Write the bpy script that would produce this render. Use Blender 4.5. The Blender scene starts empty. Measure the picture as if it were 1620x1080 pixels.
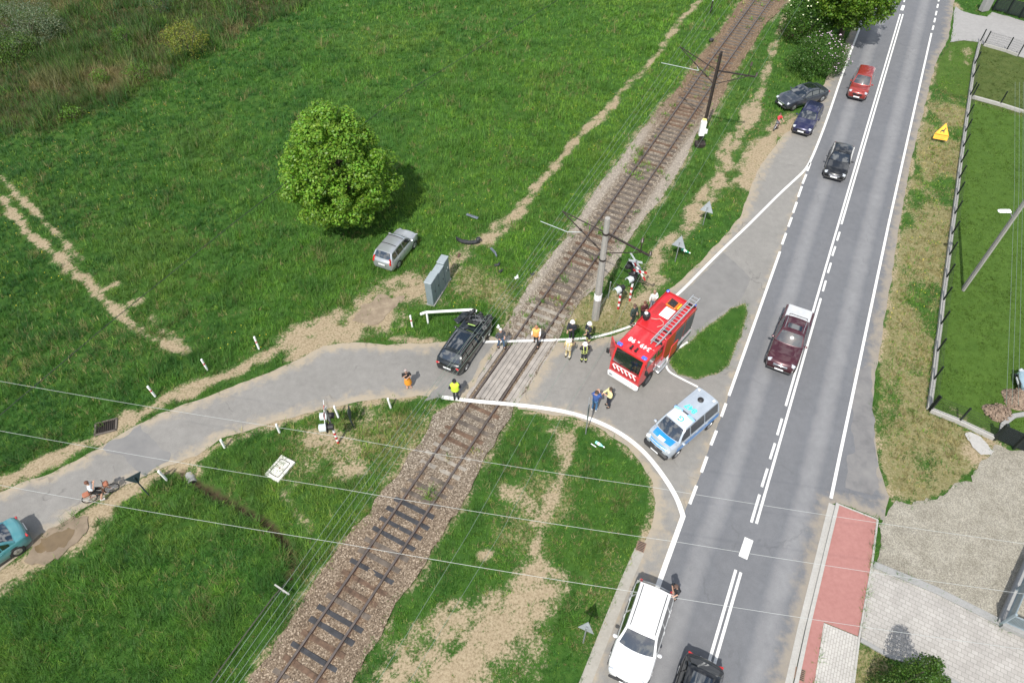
import bpy, bmesh, math, random
import numpy as np
from mathutils import Vector, Matrix, geometry
random.seed(7)
SC = bpy.context.scene
COL = SC.collection
R_ = math.radians

# ------------------------------------------------------------------ camera (drone at 31.5 m)
CAM_H = 31.5
FPX = 1065.0                      # focal length in pixels of the 1620 px wide photograph
def _camrot():
    d = np.array([(826-810)/FPX, -(1446-540)/FPX, -1.0]); d /= np.linalg.norm(d)
    z = -d; y = np.array([0, 0, -1.0]); y = y - z*(y@z); y /= np.linalg.norm(y)
    return np.array([np.cross(y, z), y, z])
CR = _camrot()
cam = bpy.data.cameras.new('camera'); cam_ob = bpy.data.objects.new('camera', cam); COL.objects.link(cam_ob)
cam.sensor_width = 36; cam.lens = FPX/1620*36; cam.clip_start = 0.5; cam.clip_end = 2000
cam_ob.matrix_world = Matrix.Translation((0, 0, CAM_H)) @ Matrix(CR.tolist()).to_4x4()
SC.camera = cam_ob

# ------------------------------------------------------------------ daylight
SUN_EL, SHADOW_AZ = 54.0, 68.0    # shadows run towards azimuth 68 deg (counter-clockwise from +x)
sv = Vector((-math.cos(R_(SHADOW_AZ))*math.cos(R_(SUN_EL)), -math.sin(R_(SHADOW_AZ))*math.cos(R_(SUN_EL)), math.sin(R_(SUN_EL))))
sun = bpy.data.lights.new('sun', 'SUN'); sun.energy = 4.0; sun.angle = R_(0.6); sun.color = (1, 0.955, 0.89)
sun_ob = bpy.data.objects.new('sun', sun); COL.objects.link(sun_ob)
sun_ob.rotation_euler = sv.to_track_quat('Z', 'Y').to_euler()
W = bpy.data.worlds.new('World'); SC.world = W; W.use_nodes = True
wn = W.node_tree; bg = wn.nodes['Background']
sky = wn.nodes.new('ShaderNodeTexSky'); sky.sky_type = 'NISHITA'; sky.sun_disc = False
sky.sun_elevation = R_(SUN_EL); sky.sun_rotation = math.atan2(sv.x, sv.y)
sky.altitude = 200; sky.dust_density = 1.5
# broken cumulus over the blue
tc = wn.nodes.new('ShaderNodeTexCoord'); nz = wn.nodes.new('ShaderNodeTexNoise')
nz.inputs['Scale'].default_value = 7.5; nz.inputs['Detail'].default_value = 6; nz.inputs['Roughness'].default_value = 0.6
rp = wn.nodes.new('ShaderNodeValToRGB'); rp.color_ramp.elements[0].position = 0.48; rp.color_ramp.elements[1].position = 0.58
mx = wn.nodes.new('ShaderNodeMix'); mx.data_type = 'RGBA'
wn.links.new(tc.outputs['Generated'], nz.inputs['Vector']); wn.links.new(nz.outputs['Fac'], rp.inputs['Fac'])
wn.links.new(rp.outputs['Color'], mx.inputs['Factor']); wn.links.new(sky.outputs['Color'], mx.inputs['A'])
mx.inputs['B'].default_value = (11, 11.2, 11.5, 1)
wn.links.new(mx.outputs['Result'], bg.inputs['Color']); bg.inputs['Strength'].default_value = 0.10
SC.view_settings.view_transform = 'Standard'; SC.view_settings.look = 'None'
SC.view_settings.exposure = 0.5; SC.view_settings.gamma = 1

# ------------------------------------------------------------------ helpers
def px(x, y, z=0.0):
    """a pixel of the photograph -> the point of the plane at height z seen there"""
    d = CR @ np.array([(x-810)/FPX, -(y-540)/FPX, -1.0])
    t = (z-CAM_H)/d[2]
    return Vector((d[0]*t, d[1]*t, z))
def pxs(pts, z=0.0): return [px(x, y, z) for x, y in pts]
def height_at(base, top):
    """height of the pixel `top` standing over the ground pixel `base`"""
    b = px(*base); d = CR @ np.array([(top[0]-810)/FPX, -(top[1]-540)/FPX, -1.0])
    t = (b.x*d[0]+b.y*d[1])/(d[0]**2+d[1]**2)
    return CAM_H + t*d[2]

def nodes_of(m): m.use_nodes = True; return m.node_tree
_M = {}
def mat(name, col, rough=0.6, metal=0.0, var=0.12, nscale=6.0, bump=0.0, bscale=30.0, coat=0.0, spec=0.5, emit=None, estr=0):
    """principled material whose colour and roughness are broken up by noise"""
    if name in _M: return _M[name]
    m = bpy.data.materials.new(name); t = nodes_of(m); b = t.nodes['Principled BSDF']
    b.inputs['Roughness'].default_value = rough; b.inputs['Metallic'].default_value = metal
    b.inputs['Specular IOR Level'].default_value = spec; b.inputs['Coat Weight'].default_value = coat
    b.inputs['Coat Roughness'].default_value = 0.03
    co = t.nodes.new('ShaderNodeTexCoord')
    n = t.nodes.new('ShaderNodeTexNoise'); n.inputs['Scale'].default_value = nscale; n.inputs['Detail'].default_value = 5
    t.links.new(co.outputs['Object'], n.inputs['Vector'])
    r = t.nodes.new('ShaderNodeValToRGB'); r.color_ramp.elements[0].position = 0.3; r.color_ramp.elements[1].position = 0.7
    r.color_ramp.elements[0].color = tuple(c*(1-var) for c in col)+(1,); r.color_ramp.elements[1].color = tuple(min(1, c*(1+var)) for c in col)+(1,)
    t.links.new(n.outputs['Fac'], r.inputs['Fac']); t.links.new(r.outputs['Color'], b.inputs['Base Color'])
    if bump:
        n2 = t.nodes.new('ShaderNodeTexNoise'); n2.inputs['Scale'].default_value = bscale; n2.inputs['Detail'].default_value = 4
        t.links.new(co.outputs['Object'], n2.inputs['Vector'])
        bp = t.nodes.new('ShaderNodeBump'); bp.inputs['Strength'].default_value = bump; bp.inputs['Distance'].default_value = 0.02
        t.links.new(n2.outputs['Fac'], bp.inputs['Height']); t.links.new(bp.outputs['Normal'], b.inputs['Normal'])
    if emit:
        b.inputs['Emission Color'].default_value = tuple(emit)+(1,); b.inputs['Emission Strength'].default_value = estr
    _M[name] = m; return m

def tag(o, label=None, cat=None, group=None, kind=None):
    if label: o['label'] = label
    if cat: o['category'] = cat
    if group: o['group'] = group
    if kind: o['kind'] = kind
    return o
def empty(name, loc=(0, 0, 0), rz=0.0, label=None, cat=None, group=None):
    o = bpy.data.objects.new(name, None); COL.objects.link(o); o.location = loc; o.rotation_euler = (0, 0, rz)
    o.empty_display_size = 0.3
    return tag(o, label, cat, group)
def mobj(name, verts, faces, m, parent=None, smooth=None, midx=None):
    me = bpy.data.meshes.new(name); me.from_pydata([tuple(v) for v in verts], [], [tuple(f) for f in faces]); me.update()
    for q in (m if isinstance(m, (list, tuple)) else [m]): me.materials.append(q)
    if midx is not None: me.polygons.foreach_set('material_index', midx)
    if smooth:
        me.shade_smooth(); me.set_sharp_from_angle(angle=R_(smooth))
    o = bpy.data.objects.new(name, me); COL.objects.link(o)
    if parent: o.parent = parent
    return o
class MB:
    """collects shapes for ONE mesh object"""
    def __init__(s): s.v = []; s.f = []; s.mi = []; s.cur = 0
    def add(s, v, f):
        o = len(s.v); s.v += [Vector(q) for q in v]; s.f += [tuple(i+o for i in q) for q in f]; s.mi += [s.cur]*len(f); return s
    def box(s, c, d, rot=None, bev=0.0, taper=1.0):
        hx, hy, hz = d[0]/2, d[1]/2, d[2]/2
        if bev:
            b = min(bev, hx*.9, hy*.9, hz*.9); v = []
            rings = [(-hz, b), (-hz+b, 0), (hz-b, 0), (hz, b)]
            for z, i in rings:
                k = taper if z > 0 else 1
                x, y = (hx-i)*k, (hy-i)*k; c2 = max(b-i, b*0.35) if i == 0 else b*0.5
                v += [(x-c2, -y, z), (x, -y+c2, z), (x, y-c2, z), (x-c2, y, z), (-x+c2, y, z), (-x, y-c2, z), (-x, -y+c2, z), (-x+c2, -y, z)]
            f = [tuple(range(7, -1, -1)), tuple(range(24, 32))]
            for r in range(3):
                for k in range(8): f.append((r*8+k, r*8+(k+1) % 8, r*8+8+(k+1) % 8, r*8+8+k))
        else:
            t = taper
            v = [(-hx, -hy, -hz), (hx, -hy, -hz), (hx, hy, -hz), (-hx, hy, -hz), (-hx*t, -hy*t, hz), (hx*t, -hy*t, hz), (hx*t, hy*t, hz), (-hx*t, hy*t, hz)]
            f = [(3, 2, 1, 0), (4, 5, 6, 7), (0, 1, 5, 4), (1, 2, 6, 5), (2, 3, 7, 6), (3, 0, 4, 7)]
        c = Vector(c)
        M = rot if rot is not None else Matrix.Identity(3)
        return s.add([M @ Vector(q) + c for q in v], f)
    def tube(s, a, b, r0, r1=None, n=8, cap=True):
        a, b = Vector(a), Vector(b); r1 = r0 if r1 is None else r1
        d = (b-a); q = d.to_track_quat('Z', 'Y').to_matrix(); v = []
        for p, r in ((a, r0), (b, r1)):
            for k in range(n):
                t = 2*math.pi*k/n; v.append(p + q @ Vector((r*math.cos(t), r*math.sin(t), 0)))
        f = [(k, (k+1) % n, n+(k+1) % n, n+k) for k in range(n)]
        if cap: f += [tuple(range(n-1, -1, -1)), tuple(range(n, 2*n))]
        return s.add(v, f)
    def path(s, pts, r, n=6):
        for a, b in zip(pts[:-1], pts[1:]): s.tube(a, b, r, r, n)
        return s
    def bar(s, a, b, w, h, up=(0, 0, 1)):
        a, b = Vector(a), Vector(b); d = (b-a); L = d.length; d.normalize(); u = Vector(up)
        y = u.cross(d); y = y.normalized() if y.length > 1e-6 else Vector((1, 0, 0)); z = d.cross(y)
        return s.box((a+b)/2, (L, w, h), Matrix((d, y, z)).transposed())
    def lathe(s, c, prof, n=12, rot=None):
        c = Vector(c); M = rot if rot is not None else Matrix.Identity(3); v = []
        for r, z in prof:
            for k in range(n):
                t = 2*math.pi*k/n; v.append(c + M @ Vector((r*math.cos(t), r*math.sin(t), z)))
        f = []
        for i in range(len(prof)-1):
            for k in range(n): f.append((i*n+k, i*n+(k+1) % n, i*n+n+(k+1) % n, i*n+n+k))
        f += [tuple(range(n-1, -1, -1)), tuple(range((len(prof)-1)*n, len(prof)*n))]
        return s.add(v, f)
    def loft(s, secs, caps=True, closed=True):
        n = len(secs[0]); v = [q for sec in secs for q in sec]; f = []
        for i in range(len(secs)-1):
            for k in range(n if closed else n-1): f.append((i*n+k, i*n+(k+1) % n, i*n+n+(k+1) % n, i*n+n+k))
        if caps and closed: f += [tuple(range(n-1, -1, -1)), tuple(range((len(secs)-1)*n, len(secs)*n))]
        return s.add(v, f)
    def build(s, name, m, parent=None, smooth=None):
        return mobj(name, s.v, s.f, m, parent, smooth, s.mi if isinstance(m, (list, tuple)) and len(m) > 1 else None)
def text_obj(name, s, size, m, parent, M, extr=0.004, bold=0.0):
    c = bpy.data.curves.new(name, 'FONT'); c.body = s; c.size = size; c.align_x = 'CENTER'; c.align_y = 'CENTER'; c.extrude = extr; c.offset = bold
    o = bpy.data.objects.new(name, c); COL.objects.link(o)
    bpy.context.view_layer.update()
    me = bpy.data.meshes.new_from_object(o.evaluated_get(bpy.context.evaluated_depsgraph_get()))
    bpy.data.objects.remove(o); me.materials.clear(); me.materials.append(m)
    q = bpy.data.objects.new(name, me); COL.objects.link(q); q.parent = parent; q.matrix_local = M
    return q
def copy_tree(o, parent=None):
    c = o.copy(); COL.objects.link(c)
    if parent: c.parent = parent
    for ch in list(o.children): copy_tree(ch, c)
    return c

# numpy noise ------------------------------------------------------
def _h(ix, iy, seed):
    n = (ix.astype(np.int64)*374761393 + iy.astype(np.int64)*668265263 + seed*1442695041) & 0x7fffffff
    n = ((n ^ (n >> 13))*1274126177) & 0x7fffffff
    n = (n ^ (n >> 16))
    return (n & 0xffff)/65535.0
def vnoise(x, y, seed=0):
    ix = np.floor(x); iy = np.floor(y); fx = x-ix; fy = y-iy
    fx = fx*fx*(3-2*fx); fy = fy*fy*(3-2*fy); ix = ix.astype(np.int64); iy = iy.astype(np.int64)
    a = _h(ix, iy, seed); b = _h(ix+1, iy, seed); c = _h(ix, iy+1, seed); d = _h(ix+1, iy+1, seed)
    return (a*(1-fx)+b*fx)*(1-fy)+(c*(1-fx)+d*fx)*fy
def fbm(x, y, scale, seed=0, octv=4):
    v = 0; a = 0.5; s = scale; tot = 0
    for o in range(octv):
        v = v + a*vnoise(x*s+o*17.3, y*s-o*9.1, seed+o); tot += a; a *= 0.5; s *= 2.03
    return v/tot
def sstep(a, b, x):
    t = np.clip((x-a)/(b-a), 0, 1); return t*t*(3-2*t)
def seg_dist(X, Y, line, closed=False):
    P = [(p[0], p[1]) for p in line]
    if closed: P = P+[P[0]]
    best = np.full(X.shape, 1e9); 
    for (ax, ay), (bx, by) in zip(P[:-1], P[1:]):
        dx, dy = bx-ax, by-ay; L = dx*dx+dy*dy+1e-12
        t = np.clip(((X-ax)*dx+(Y-ay)*dy)/L, 0, 1)
        d = (X-ax-t*dx)**2+(Y-ay-t*dy)**2
        best = np.minimum(best, d)
    return np.sqrt(best)
def inside(X, Y, poly):
    c = np.zeros(X.shape, bool); n = len(poly)
    for i in range(n):
        x1, y1 = poly[i][0], poly[i][1]; x2, y2 = poly[i-1][0], poly[i-1][1]
        if y1 == y2: continue
        k = ((y1 > Y) != (y2 > Y)) & (X < (x2-x1)*(Y-y1)/(y2-y1)+x1)
        c ^= k
    return c
def sdf(X, Y, poly):          # positive inside
    d = seg_dist(X, Y, poly, True); return np.where(inside(X, Y, poly), d, -d)
def resample(pts, step, closed=False):
    P = [Vector((p[0], p[1])) for p in pts]
    if closed: P.append(P[0])
    out = []
    for a, b in zip(P[:-1], P[1:]):
        n = max(1, int((b-a).length/step))
        for k in range(n): out.append(a.lerp(b, k/n))
    if not closed: out.append(P[-1])
    return out
def smooth_line(pts, it=2):
    P = [Vector((p[0], p[1])) for p in pts]
    for _ in range(it):
        Q = [P[0]]
        for a, b in zip(P[:-1], P[1:]): Q += [a.lerp(b, .25), a.lerp(b, .75)]
        Q.append(P[-1]); P = Q
    return P
def sheet(name, poly, z, m, fray=0.0, step=0.35, grid=0.6, attrs=None, seed=1, zfun=None, fs=1.3):
    """a flat sheet of ground cover with a frayed outline and inner vertices that carry attributes"""
    b = resample(poly, step, True)
    bx = np.array([p.x for p in b]); by = np.array([p.y for p in b])
    if fray:
        a = fbm(bx, by, fs, seed, 3)-0.5; c = fbm(bx, by, fs, seed+50, 3)-0.5
        bx = bx+a*2*fray; by = by+c*2*fray
    bl = list(zip(bx.tolist(), by.tolist()))
    gx, gy = np.meshgrid(np.arange(bx.min(), bx.max(), grid), np.arange(by.min(), by.max(), grid))
    gx = gx.ravel()+(np.random.RandomState(seed).rand(gx.size)-.5)*grid*.3; gy = gy.ravel()+(np.random.RandomState(seed+1).rand(gy.size)-.5)*grid*.3
    k = inside(gx, gy, bl); gx, gy = gx[k], gy[k]
    d = seg_dist(gx, gy, bl, True); k = d > grid*0.4; gx, gy = gx[k], gy[k]
    pts = [Vector(p) for p in bl]+[Vector(p) for p in zip(gx.tolist(), gy.tolist())]
    nb = len(bl)
    vo, eo, fo, *_ = geometry.delaunay_2d_cdt(pts, [(i, (i+1) % nb) for i in range(nb)], [], 1, 1e-5)
    X = np.array([v.x for v in vo]); Y = np.array([v.y for v in vo])
    Z = np.full(X.shape, z) if zfun is None else zfun(X, Y)
    fo2 = []
    for f in fo:
        f = list(f); a_, b_, c_ = (vo[i] for i in f[:3])
        if (b_-a_).cross(c_-a_) < 0: f.reverse()
        fo2.append(f)
    o = mobj(name, np.stack([X, Y, Z], 1).tolist(), fo2, m, None, 60)
    for an, fn in (attrs or {}).items():
        at = o.data.attributes.new(an, 'FLOAT', 'POINT'); at.data.foreach_set('value', np.asarray(fn(X, Y, bl), dtype=np.float32))
    return o
def link(t, a, b): t.links.new(a, b)
def math_node(t, op, a, b=None, c=None, clamp=False):
    n = t.nodes.new('ShaderNodeMath'); n.operation = op; n.use_clamp = clamp
    for i, q in enumerate((a, b, c)):
        if q is None: continue
        if isinstance(q, (int, float)): n.inputs[i].default_value = q
        else: t.links.new(q, n.inputs[i])
    return n.outputs[0]
def noise_node(t, vec, scale, detail=4, rough=0.55, vscale=None):
    n = t.nodes.new('ShaderNodeTexNoise'); n.inputs['Scale'].default_value = scale; n.inputs['Detail'].default_value = detail; n.inputs['Roughness'].default_value = rough
    if vscale:
        mp = t.nodes.new('ShaderNodeMapping'); mp.inputs['Scale'].default_value = vscale; t.links.new(vec, mp.inputs['Vector']); vec = mp.outputs['Vector']
    t.links.new(vec, n.inputs['Vector']); return n.outputs['Fac']
def ramp_node(t, fac, stops):
    r = t.nodes.new('ShaderNodeValToRGB'); e = r.color_ramp.elements
    while len(e) < len(stops): e.new(0.5)
    for q, (p, c) in zip(e, stops): q.position = p; q.color = (c[0], c[1], c[2], 1) if not isinstance(c, (int, float)) else (c, c, c, 1)
    t.links.new(fac, r.inputs['Fac']); return r.outputs['Color']
def mix_node(t, fac, a, b, blend='MIX'):
    n = t.nodes.new('ShaderNodeMix'); n.data_type = 'RGBA'; n.blend_type = blend
    for s_, q in (('Factor', fac), ('A', a), ('B', b)):
        if isinstance(q, tuple): n.inputs[s_].default_value = q if len(q) == 4 else q+(1,)
        elif isinstance(q, (int, float)): n.inputs[s_].default_value = q
        else: t.links.new(q, n.inputs[s_])
    return n.outputs['Result']
def sm_node(t, x, a, b):
    n = t.nodes.new('ShaderNodeMapRange'); n.interpolation_type = 'SMOOTHSTEP'
    n.inputs['From Min'].default_value = a; n.inputs['From Max'].default_value = b
    t.links.new(x, n.inputs['Value']); return n.outputs['Result']
def attr_node(t, name):
    n = t.nodes.new('ShaderNodeAttribute'); n.attribute_name = name; return n
def objvec(t): return t.nodes.new('ShaderNodeTexCoord').outputs['Object']
def bump_node(t, h, strength, dist):
    b = t.nodes.new('ShaderNodeBump'); b.inputs['Strength'].default_value = strength; b.inputs['Distance'].default_value = dist
    t.links.new(h, b.inputs['Height']); return b.outputs['Normal']
# ================================================================== setting: lines digitised on the ground
RAIL_L = [(1237, -60), (1194, 0), (1160, 47), (1129, 87), (1104, 120), (1080, 157), (1037, 217), (973, 307), (938, 360), (898, 413), (823, 520), (797, 560), (737, 643), (685, 720), (612, 826), (540, 933), (438, 1080), (390, 1150)]
RAIL_R = [(1260, -60), (1218.5, 0), (1178, 59), (1145, 108), (1080, 207), (1030, 283), (977, 360), (948, 400), (890, 487), (823, 587), (787, 640), (735, 720), (650, 845), (540, 1012), (492, 1084), (448, 1150)]
_l = [px(x, y).xy for x, y in RAIL_L]; _r = resample([px(x, y).xy for x, y in RAIL_R], 0.2)
TRACK = smooth_line([(a+min(_r, key=lambda q: (q-a).length))/2 for a in _l], 2)
TRACK = resample(TRACK, 0.5)
# even out the centre line
for _ in range(30):
    TRACK = [TRACK[0]]+[(TRACK[i-1]+TRACK[i]*2+TRACK[i+1])/4 for i in range(1, len(TRACK)-1)]+[TRACK[-1]]
GAUGE = 1.50
def offset_line(pts, d):
    out = []
    for i, p in enumerate(pts):
        t = (pts[min(i+1, len(pts)-1)]-pts[max(i-1, 0)]).normalized(); out.append(p+Vector((-t.y, t.x))*d)
    return out

MAIN_LEFT = [(1400, -60), (1363, 38), (1335, 110), (1310, 185), (1295, 225), (1279, 262), (1264, 305), (1249, 350), (1234, 398), (1193, 512), (1153, 625), (1129, 690), (1105, 755), (1082, 815), (1043, 920), (985, 1085), (955, 1170)]
MAIN_RIGHT = [(1518, -60), (1510, 0), (1500, 63), (1480, 100), (1473, 127), (1463, 167), (1453, 207), (1440, 260), (1430, 313), (1422, 360), (1410, 443), (1400, 500), (1390, 567), (1382, 610), (1380, 643), (1384, 690), (1391, 740), (1408, 785), (1398, 822), (1327, 796), (1314, 797), (1290, 890), (1264, 995), (1246, 1075), (1224, 1170)]
CENTRE = [(1450, -60), (1426, 23), (1378, 190), (1329, 355), (1297, 473), (1228, 718), (1196, 828), (1168, 905), (1126, 1048), (1090, 1170)]
ROAD_W_UP = [(-120, 830), (-60, 805), (0, 777), (83, 748), (150, 712), (213, 672), (283, 643), (350, 618), (400, 598), (467, 572), (513, 547), (560, 541), (620, 545), (690, 541), (765, 536)]
ROAD_W_LOW = [(-120, 1005), (-60, 955), (0, 902), (40, 872), (80, 843), (130, 806), (200, 764), (267, 736), (313, 720), (350, 694), (417, 673), (483, 654), (540, 641), (607, 631), (650, 627), (690, 626), (705, 634)]
EDGE_N = [(763, 541), (840, 539), (877, 538), (933, 535), (963, 528), (997, 517), (1030, 500), (1072, 467), (1113, 425), (1145, 393), (1180, 360), (1213, 327), (1235, 305), (1258, 284), (1272, 271), (1281, 258), (1295, 225), (1310, 185), (1335, 110), (1363, 38), (1400, -60)]
EDGE_S = [(699, 628), (745, 634), (800, 638.5), (860, 645), (905, 653), (950, 668), (990, 690), (1022, 717), (1050, 753), (1071, 787), (1081, 817)]
ISLAND_S = [(800, 655), (818, 647), (860, 653), (907, 660), (957, 681), (990, 706), (1012, 728), (1030, 757), (1037, 793), (1030, 837), (1020, 857), (1005, 876), (987, 912), (967, 960), (942, 1020), (917, 1082), (885, 1160)]
TRI = [(1180, 478), (1183, 500), (1173, 533), (1153, 577), (1132, 593), (1100, 600), (1071, 592), (1058, 575), (1064, 558), (1090, 541), (1130, 508), (1158, 487)]
BAL_L = [(1215, -60), (1170, 5), (1150, 34), (1129, 64), (1096, 101), (1080, 132), (1040, 173), (1007, 213), (970, 263), (947, 290), (917, 340), (895, 373), (868, 410), (833, 453), (810, 493), (797, 522), (790, 540), (735, 628), (689, 655), (678, 680), (661, 701), (646, 721), (637, 744), (606, 775), (580, 813), (540, 857), (493, 930), (467, 967), (437, 1020), (400, 1067), (345, 1150)]
BAL_R = [(1285, -60), (1240, 12), (1212, 37), (1191, 71), (1163, 112), (1147, 143), (1130, 177), (1100, 215), (1080, 262), (1060, 293), (1046, 315), (1017, 347), (1000, 372), (983, 403), (950, 450), (923, 470), (897, 507), (884, 534), (816, 640), (807, 660), (787, 694), (767, 725), (754, 755), (739, 784), (718, 818), (687, 863), (660, 913), (623, 955), (607, 997), (580, 1040), (560, 1070), (510, 1150)]
DECK = [(797, 531), (881, 537), (816, 636), (731, 627)]
w2 = lambda pts: [px(x, y).xy for x, y in pts]
PARK_L = [(1395, -60), (1347, 45), (1325, 92), (1312, 112), (1296, 150), (1268, 190), (1232, 222), (1205, 260), (1186, 300), (1170, 345), (1140, 380), (1110, 412), (1080, 440), (1050, 465), (1022, 497), (1000, 520)]
P_MAIN = w2(MAIN_LEFT+MAIN_RIGHT[::-1])
P_SIDE = w2(PARK_L+[(965, 532), (935, 539), (882, 541), (818, 640), (818, 646)]+ISLAND_S[2:]+[(1000, 1160), (1060, 900), (1100, 790), (1170, 610), (1245, 395), (1290, 262), (1420, -60)])
P_WEST = w2(ROAD_W_UP+[(796, 534), (733, 634)]+ROAD_W_LOW[::-1])
P_BAL = w2(BAL_L+BAL_R[::-1])
P_TRI = w2(TRI)
P_DRIVE = w2([(1504, 67), (1511, 10), (1520, 17), (1536, 22), (1562, 27), (1569, 19), (1660, 45), (1760, 75), (1760, 140), (1660, 104), (1609, 89), (1558, 72), (1547, 67), (1524, 64)])
P_GRAVEL = w2([(1392, 828), (1412, 790), (1440, 802), (1470, 790), (1530, 757), (1558, 730), (1582, 706), (1640, 715), (1760, 740), (1760, 1040), (1640, 1012), (1580, 983), (1480, 935), (1381, 893)])
P_RED = w2([(1327, 798), (1388, 822), (1378, 890), (1357, 1006), (1303, 984), (1288, 1080), (1278, 1160), (1243, 1160), (1263, 1080), (1280, 985), (1304, 880)])
P_SLAB = w2([(1303, 985), (1357, 1007), (1349, 1080), (1338, 1160), (1279, 1160), (1288, 1080)])
P_PAVER = w2([(1380, 897), (1480, 938), (1580, 990), (1640, 1018), (1760, 1050), (1760, 1190), (1560, 1160), (1467, 1056), (1407, 1038), (1361, 1012)])
P_VERGE = w2([(1475, 135), (1500, 150), (1534, 155), (1520, 260), (1500, 400), (1474, 580), (1466, 648), (1520, 672), (1575, 700), (1548, 735), (1500, 775), (1445, 803), (1405, 780), (1385, 690), (1390, 570), (1425, 360), (1455, 210)])
P_LAWN1 = w2([(1550, 68), (1660, 100), (1760, 130), (1760, 220), (1650, 190), (1534, 157)])
P_LAWN2 = w2([(1533, 160), (1650, 192), (1760, 222), (1760, 760), (1640, 720), (1572, 692), (1471, 648), (1500, 420), (1522, 260)])
P_GREENPATCH = w2([(1504, 68), (1524, 64), (1549, 68), (1535, 153), (1500, 148), (1477, 130), (1482, 100)])
P_SCRUB = w2([(-80, -80), (640, -80), (520, 0), (440, 40), (360, 82), (290, 122), (200, 168), (110, 205), (40, 225), (-80, 230)])
P_BOTGRASS = w2([(1361, 1020), (1405, 1044), (1500, 1075), (1560, 1170), (1338, 1170)])

# bare-soil strokes: (pixels, half width in m, strength)
SOIL = [
 ([(0, 313), (20, 337), (37, 360), (60, 380), (97, 410)], .38, 1), ([(97, 410), (112, 424)], .75, 1), ([(112, 424), (143, 453), (180, 490), (217, 520), (253, 541), (292, 557)], .42, 1),
 ([(0, 277), (20, 300), (50, 328), (83, 363), (107, 387), (130, 408)], .33, .95), ([(168, 458), (182, 450)], .4, .85), ([(205, 480), (222, 475)], .3, .8), ([(240, 500), (262, 530)], .4, .75), ([(270, 525), (300, 552)], .35, .8),
 ([(1120, -20), (1098, 12), (1081, 25), (1064, 50), (1044, 79), (1030, 98), (1007, 123), (983, 143)], .42, .85), ([(983, 143), (963, 173), (937, 197), (917, 213), (887, 253), (860, 280), (830, 323), (803, 353)], .5, .95),
 ([(803, 353), (785, 368), (760, 382)], .9, .95), ([(760, 382), (728, 400), (697, 430), (673, 457)], 1.0, .8), ([(673, 457), (640, 462), (600, 482), (560, 505), (520, 520)], 1.7, .95), ([(560, 500), (500, 512), (450, 540)], .9, .9),
 ([(1245, 20), (1228, 62), (1219, 92), (1205, 137), (1197, 163)], .5, .8), ([(1197, 163), (1177, 200), (1150, 233), (1142, 277), (1123, 303), (1103, 330)], .8, .95), ([(1103, 330), (1083, 367), (1050, 380), (1043, 397), (1036, 419), (1041, 443)], .65, .85),
 ([(1041, 443), (1024, 461), (1009, 472)], .9, .9), ([(1009, 472), (985, 478), (960, 480)], 1.5, .55),
 ([(1255, 190), (1225, 215), (1200, 245), (1183, 290)], 1.3, 1.0),
 ([(868, 678), (893, 697), (897, 720), (883, 757), (867, 803), (850, 853), (843, 893), (832, 930)], .36, .95), ([(880, 682), (890, 700)], .7, .9),
 ([(838, 925), (826, 945), (800, 985), (750, 1030), (690, 1090)], 1.6, .97), ([(720, 985), (660, 1040), (610, 1090)], 1.2, .85), ([(790, 990), (780, 1040), (760, 1100)], 1.8, .8), ([(860, 975), (840, 1030)], .8, .55),
 ([(803, 778), (830, 795), (855, 830)], .6, .75), ([(765, 880), (770, 876)], .35, .95), ([(900, 940), (930, 920)], .8, .35),
 ([(505, 690), (530, 705), (555, 730)], 1.2, .8), ([(580, 655), (600, 665)], .7, .6), ([(450, 745), (490, 735)], .9, .5), ([(447, 780), (480, 817), (500, 865)], .35, .7), ([(462, 765), (452, 780)], .4, .7),
 ([(520, 760), (540, 735)], .8, .6), ([(690, 650), (675, 690)], .9, .5), ([(640, 720), (600, 780), (540, 850)], .4, .3),
 ([(-30, 775), (60, 738), (110, 712), (160, 688), (215, 657), (280, 628), (350, 595), (410, 567), (470, 535), (515, 515)], .62, 1.0),
 ([(-30, 925), (0, 905), (60, 868), (120, 833), (190, 787), (260, 744), (310, 727), (350, 700), (450, 664), (540, 644), (620, 632), (680, 628)], .34, .95), ([(-40, 945), (0, 915), (40, 888), (85, 868), (125, 840)], .95, 1.0), ([(125, 838), (160, 808), (205, 775)], .7, 1.0), ([(478, 548), (540, 528), (585, 512), (612, 500)], 1.3, 1.0), ([(620, 535), (690, 541)], .3, .9),
 ([(1380, 650), (1384, 700), (1395, 745), (1420, 790)], .5, .7), ([(1480, 100), (1455, 205), (1430, 315), (1410, 445), (1390, 570)], .28, .8), ([(1512, 5), (1518, 14)], .6, .9),
 ([(1562, 700), (1545, 735), (1600, 740)], .9, .8), ([(1500, 640), (1530, 665)], .3, .5), ([(1530, 75), (1533, 100)], .4, .7), ([(1504, 80), (1503, 95)], .25, .6),
 ([(822, 650), (907, 662), (957, 683), (1012, 730), (1032, 760), (1037, 793), (1028, 845), (1008, 875)], .3, .8),
 ([(1090, 590), (1120, 596)], .5, .9), ([(290, 748), (312, 745)], .5, .85),
 ([(700, 470), (745, 440)], .6, .6), ([(740, 455), (800, 440), (830, 450)], .7, .4), ([(790, 470), (810, 490)], .8, .5), ([(360, 500), (410, 490)], .4, .35), ([(90, 560), (130, 575), (190, 585)], .5, .3), ([(1000, 455), (985, 430)], .5, .3)]
DITCH = [(288, 748), (312, 762), (335, 777), (360, 790), (390, 808), (425, 828), (445, 850), (457, 870), (462, 893), (455, 913)]

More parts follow.
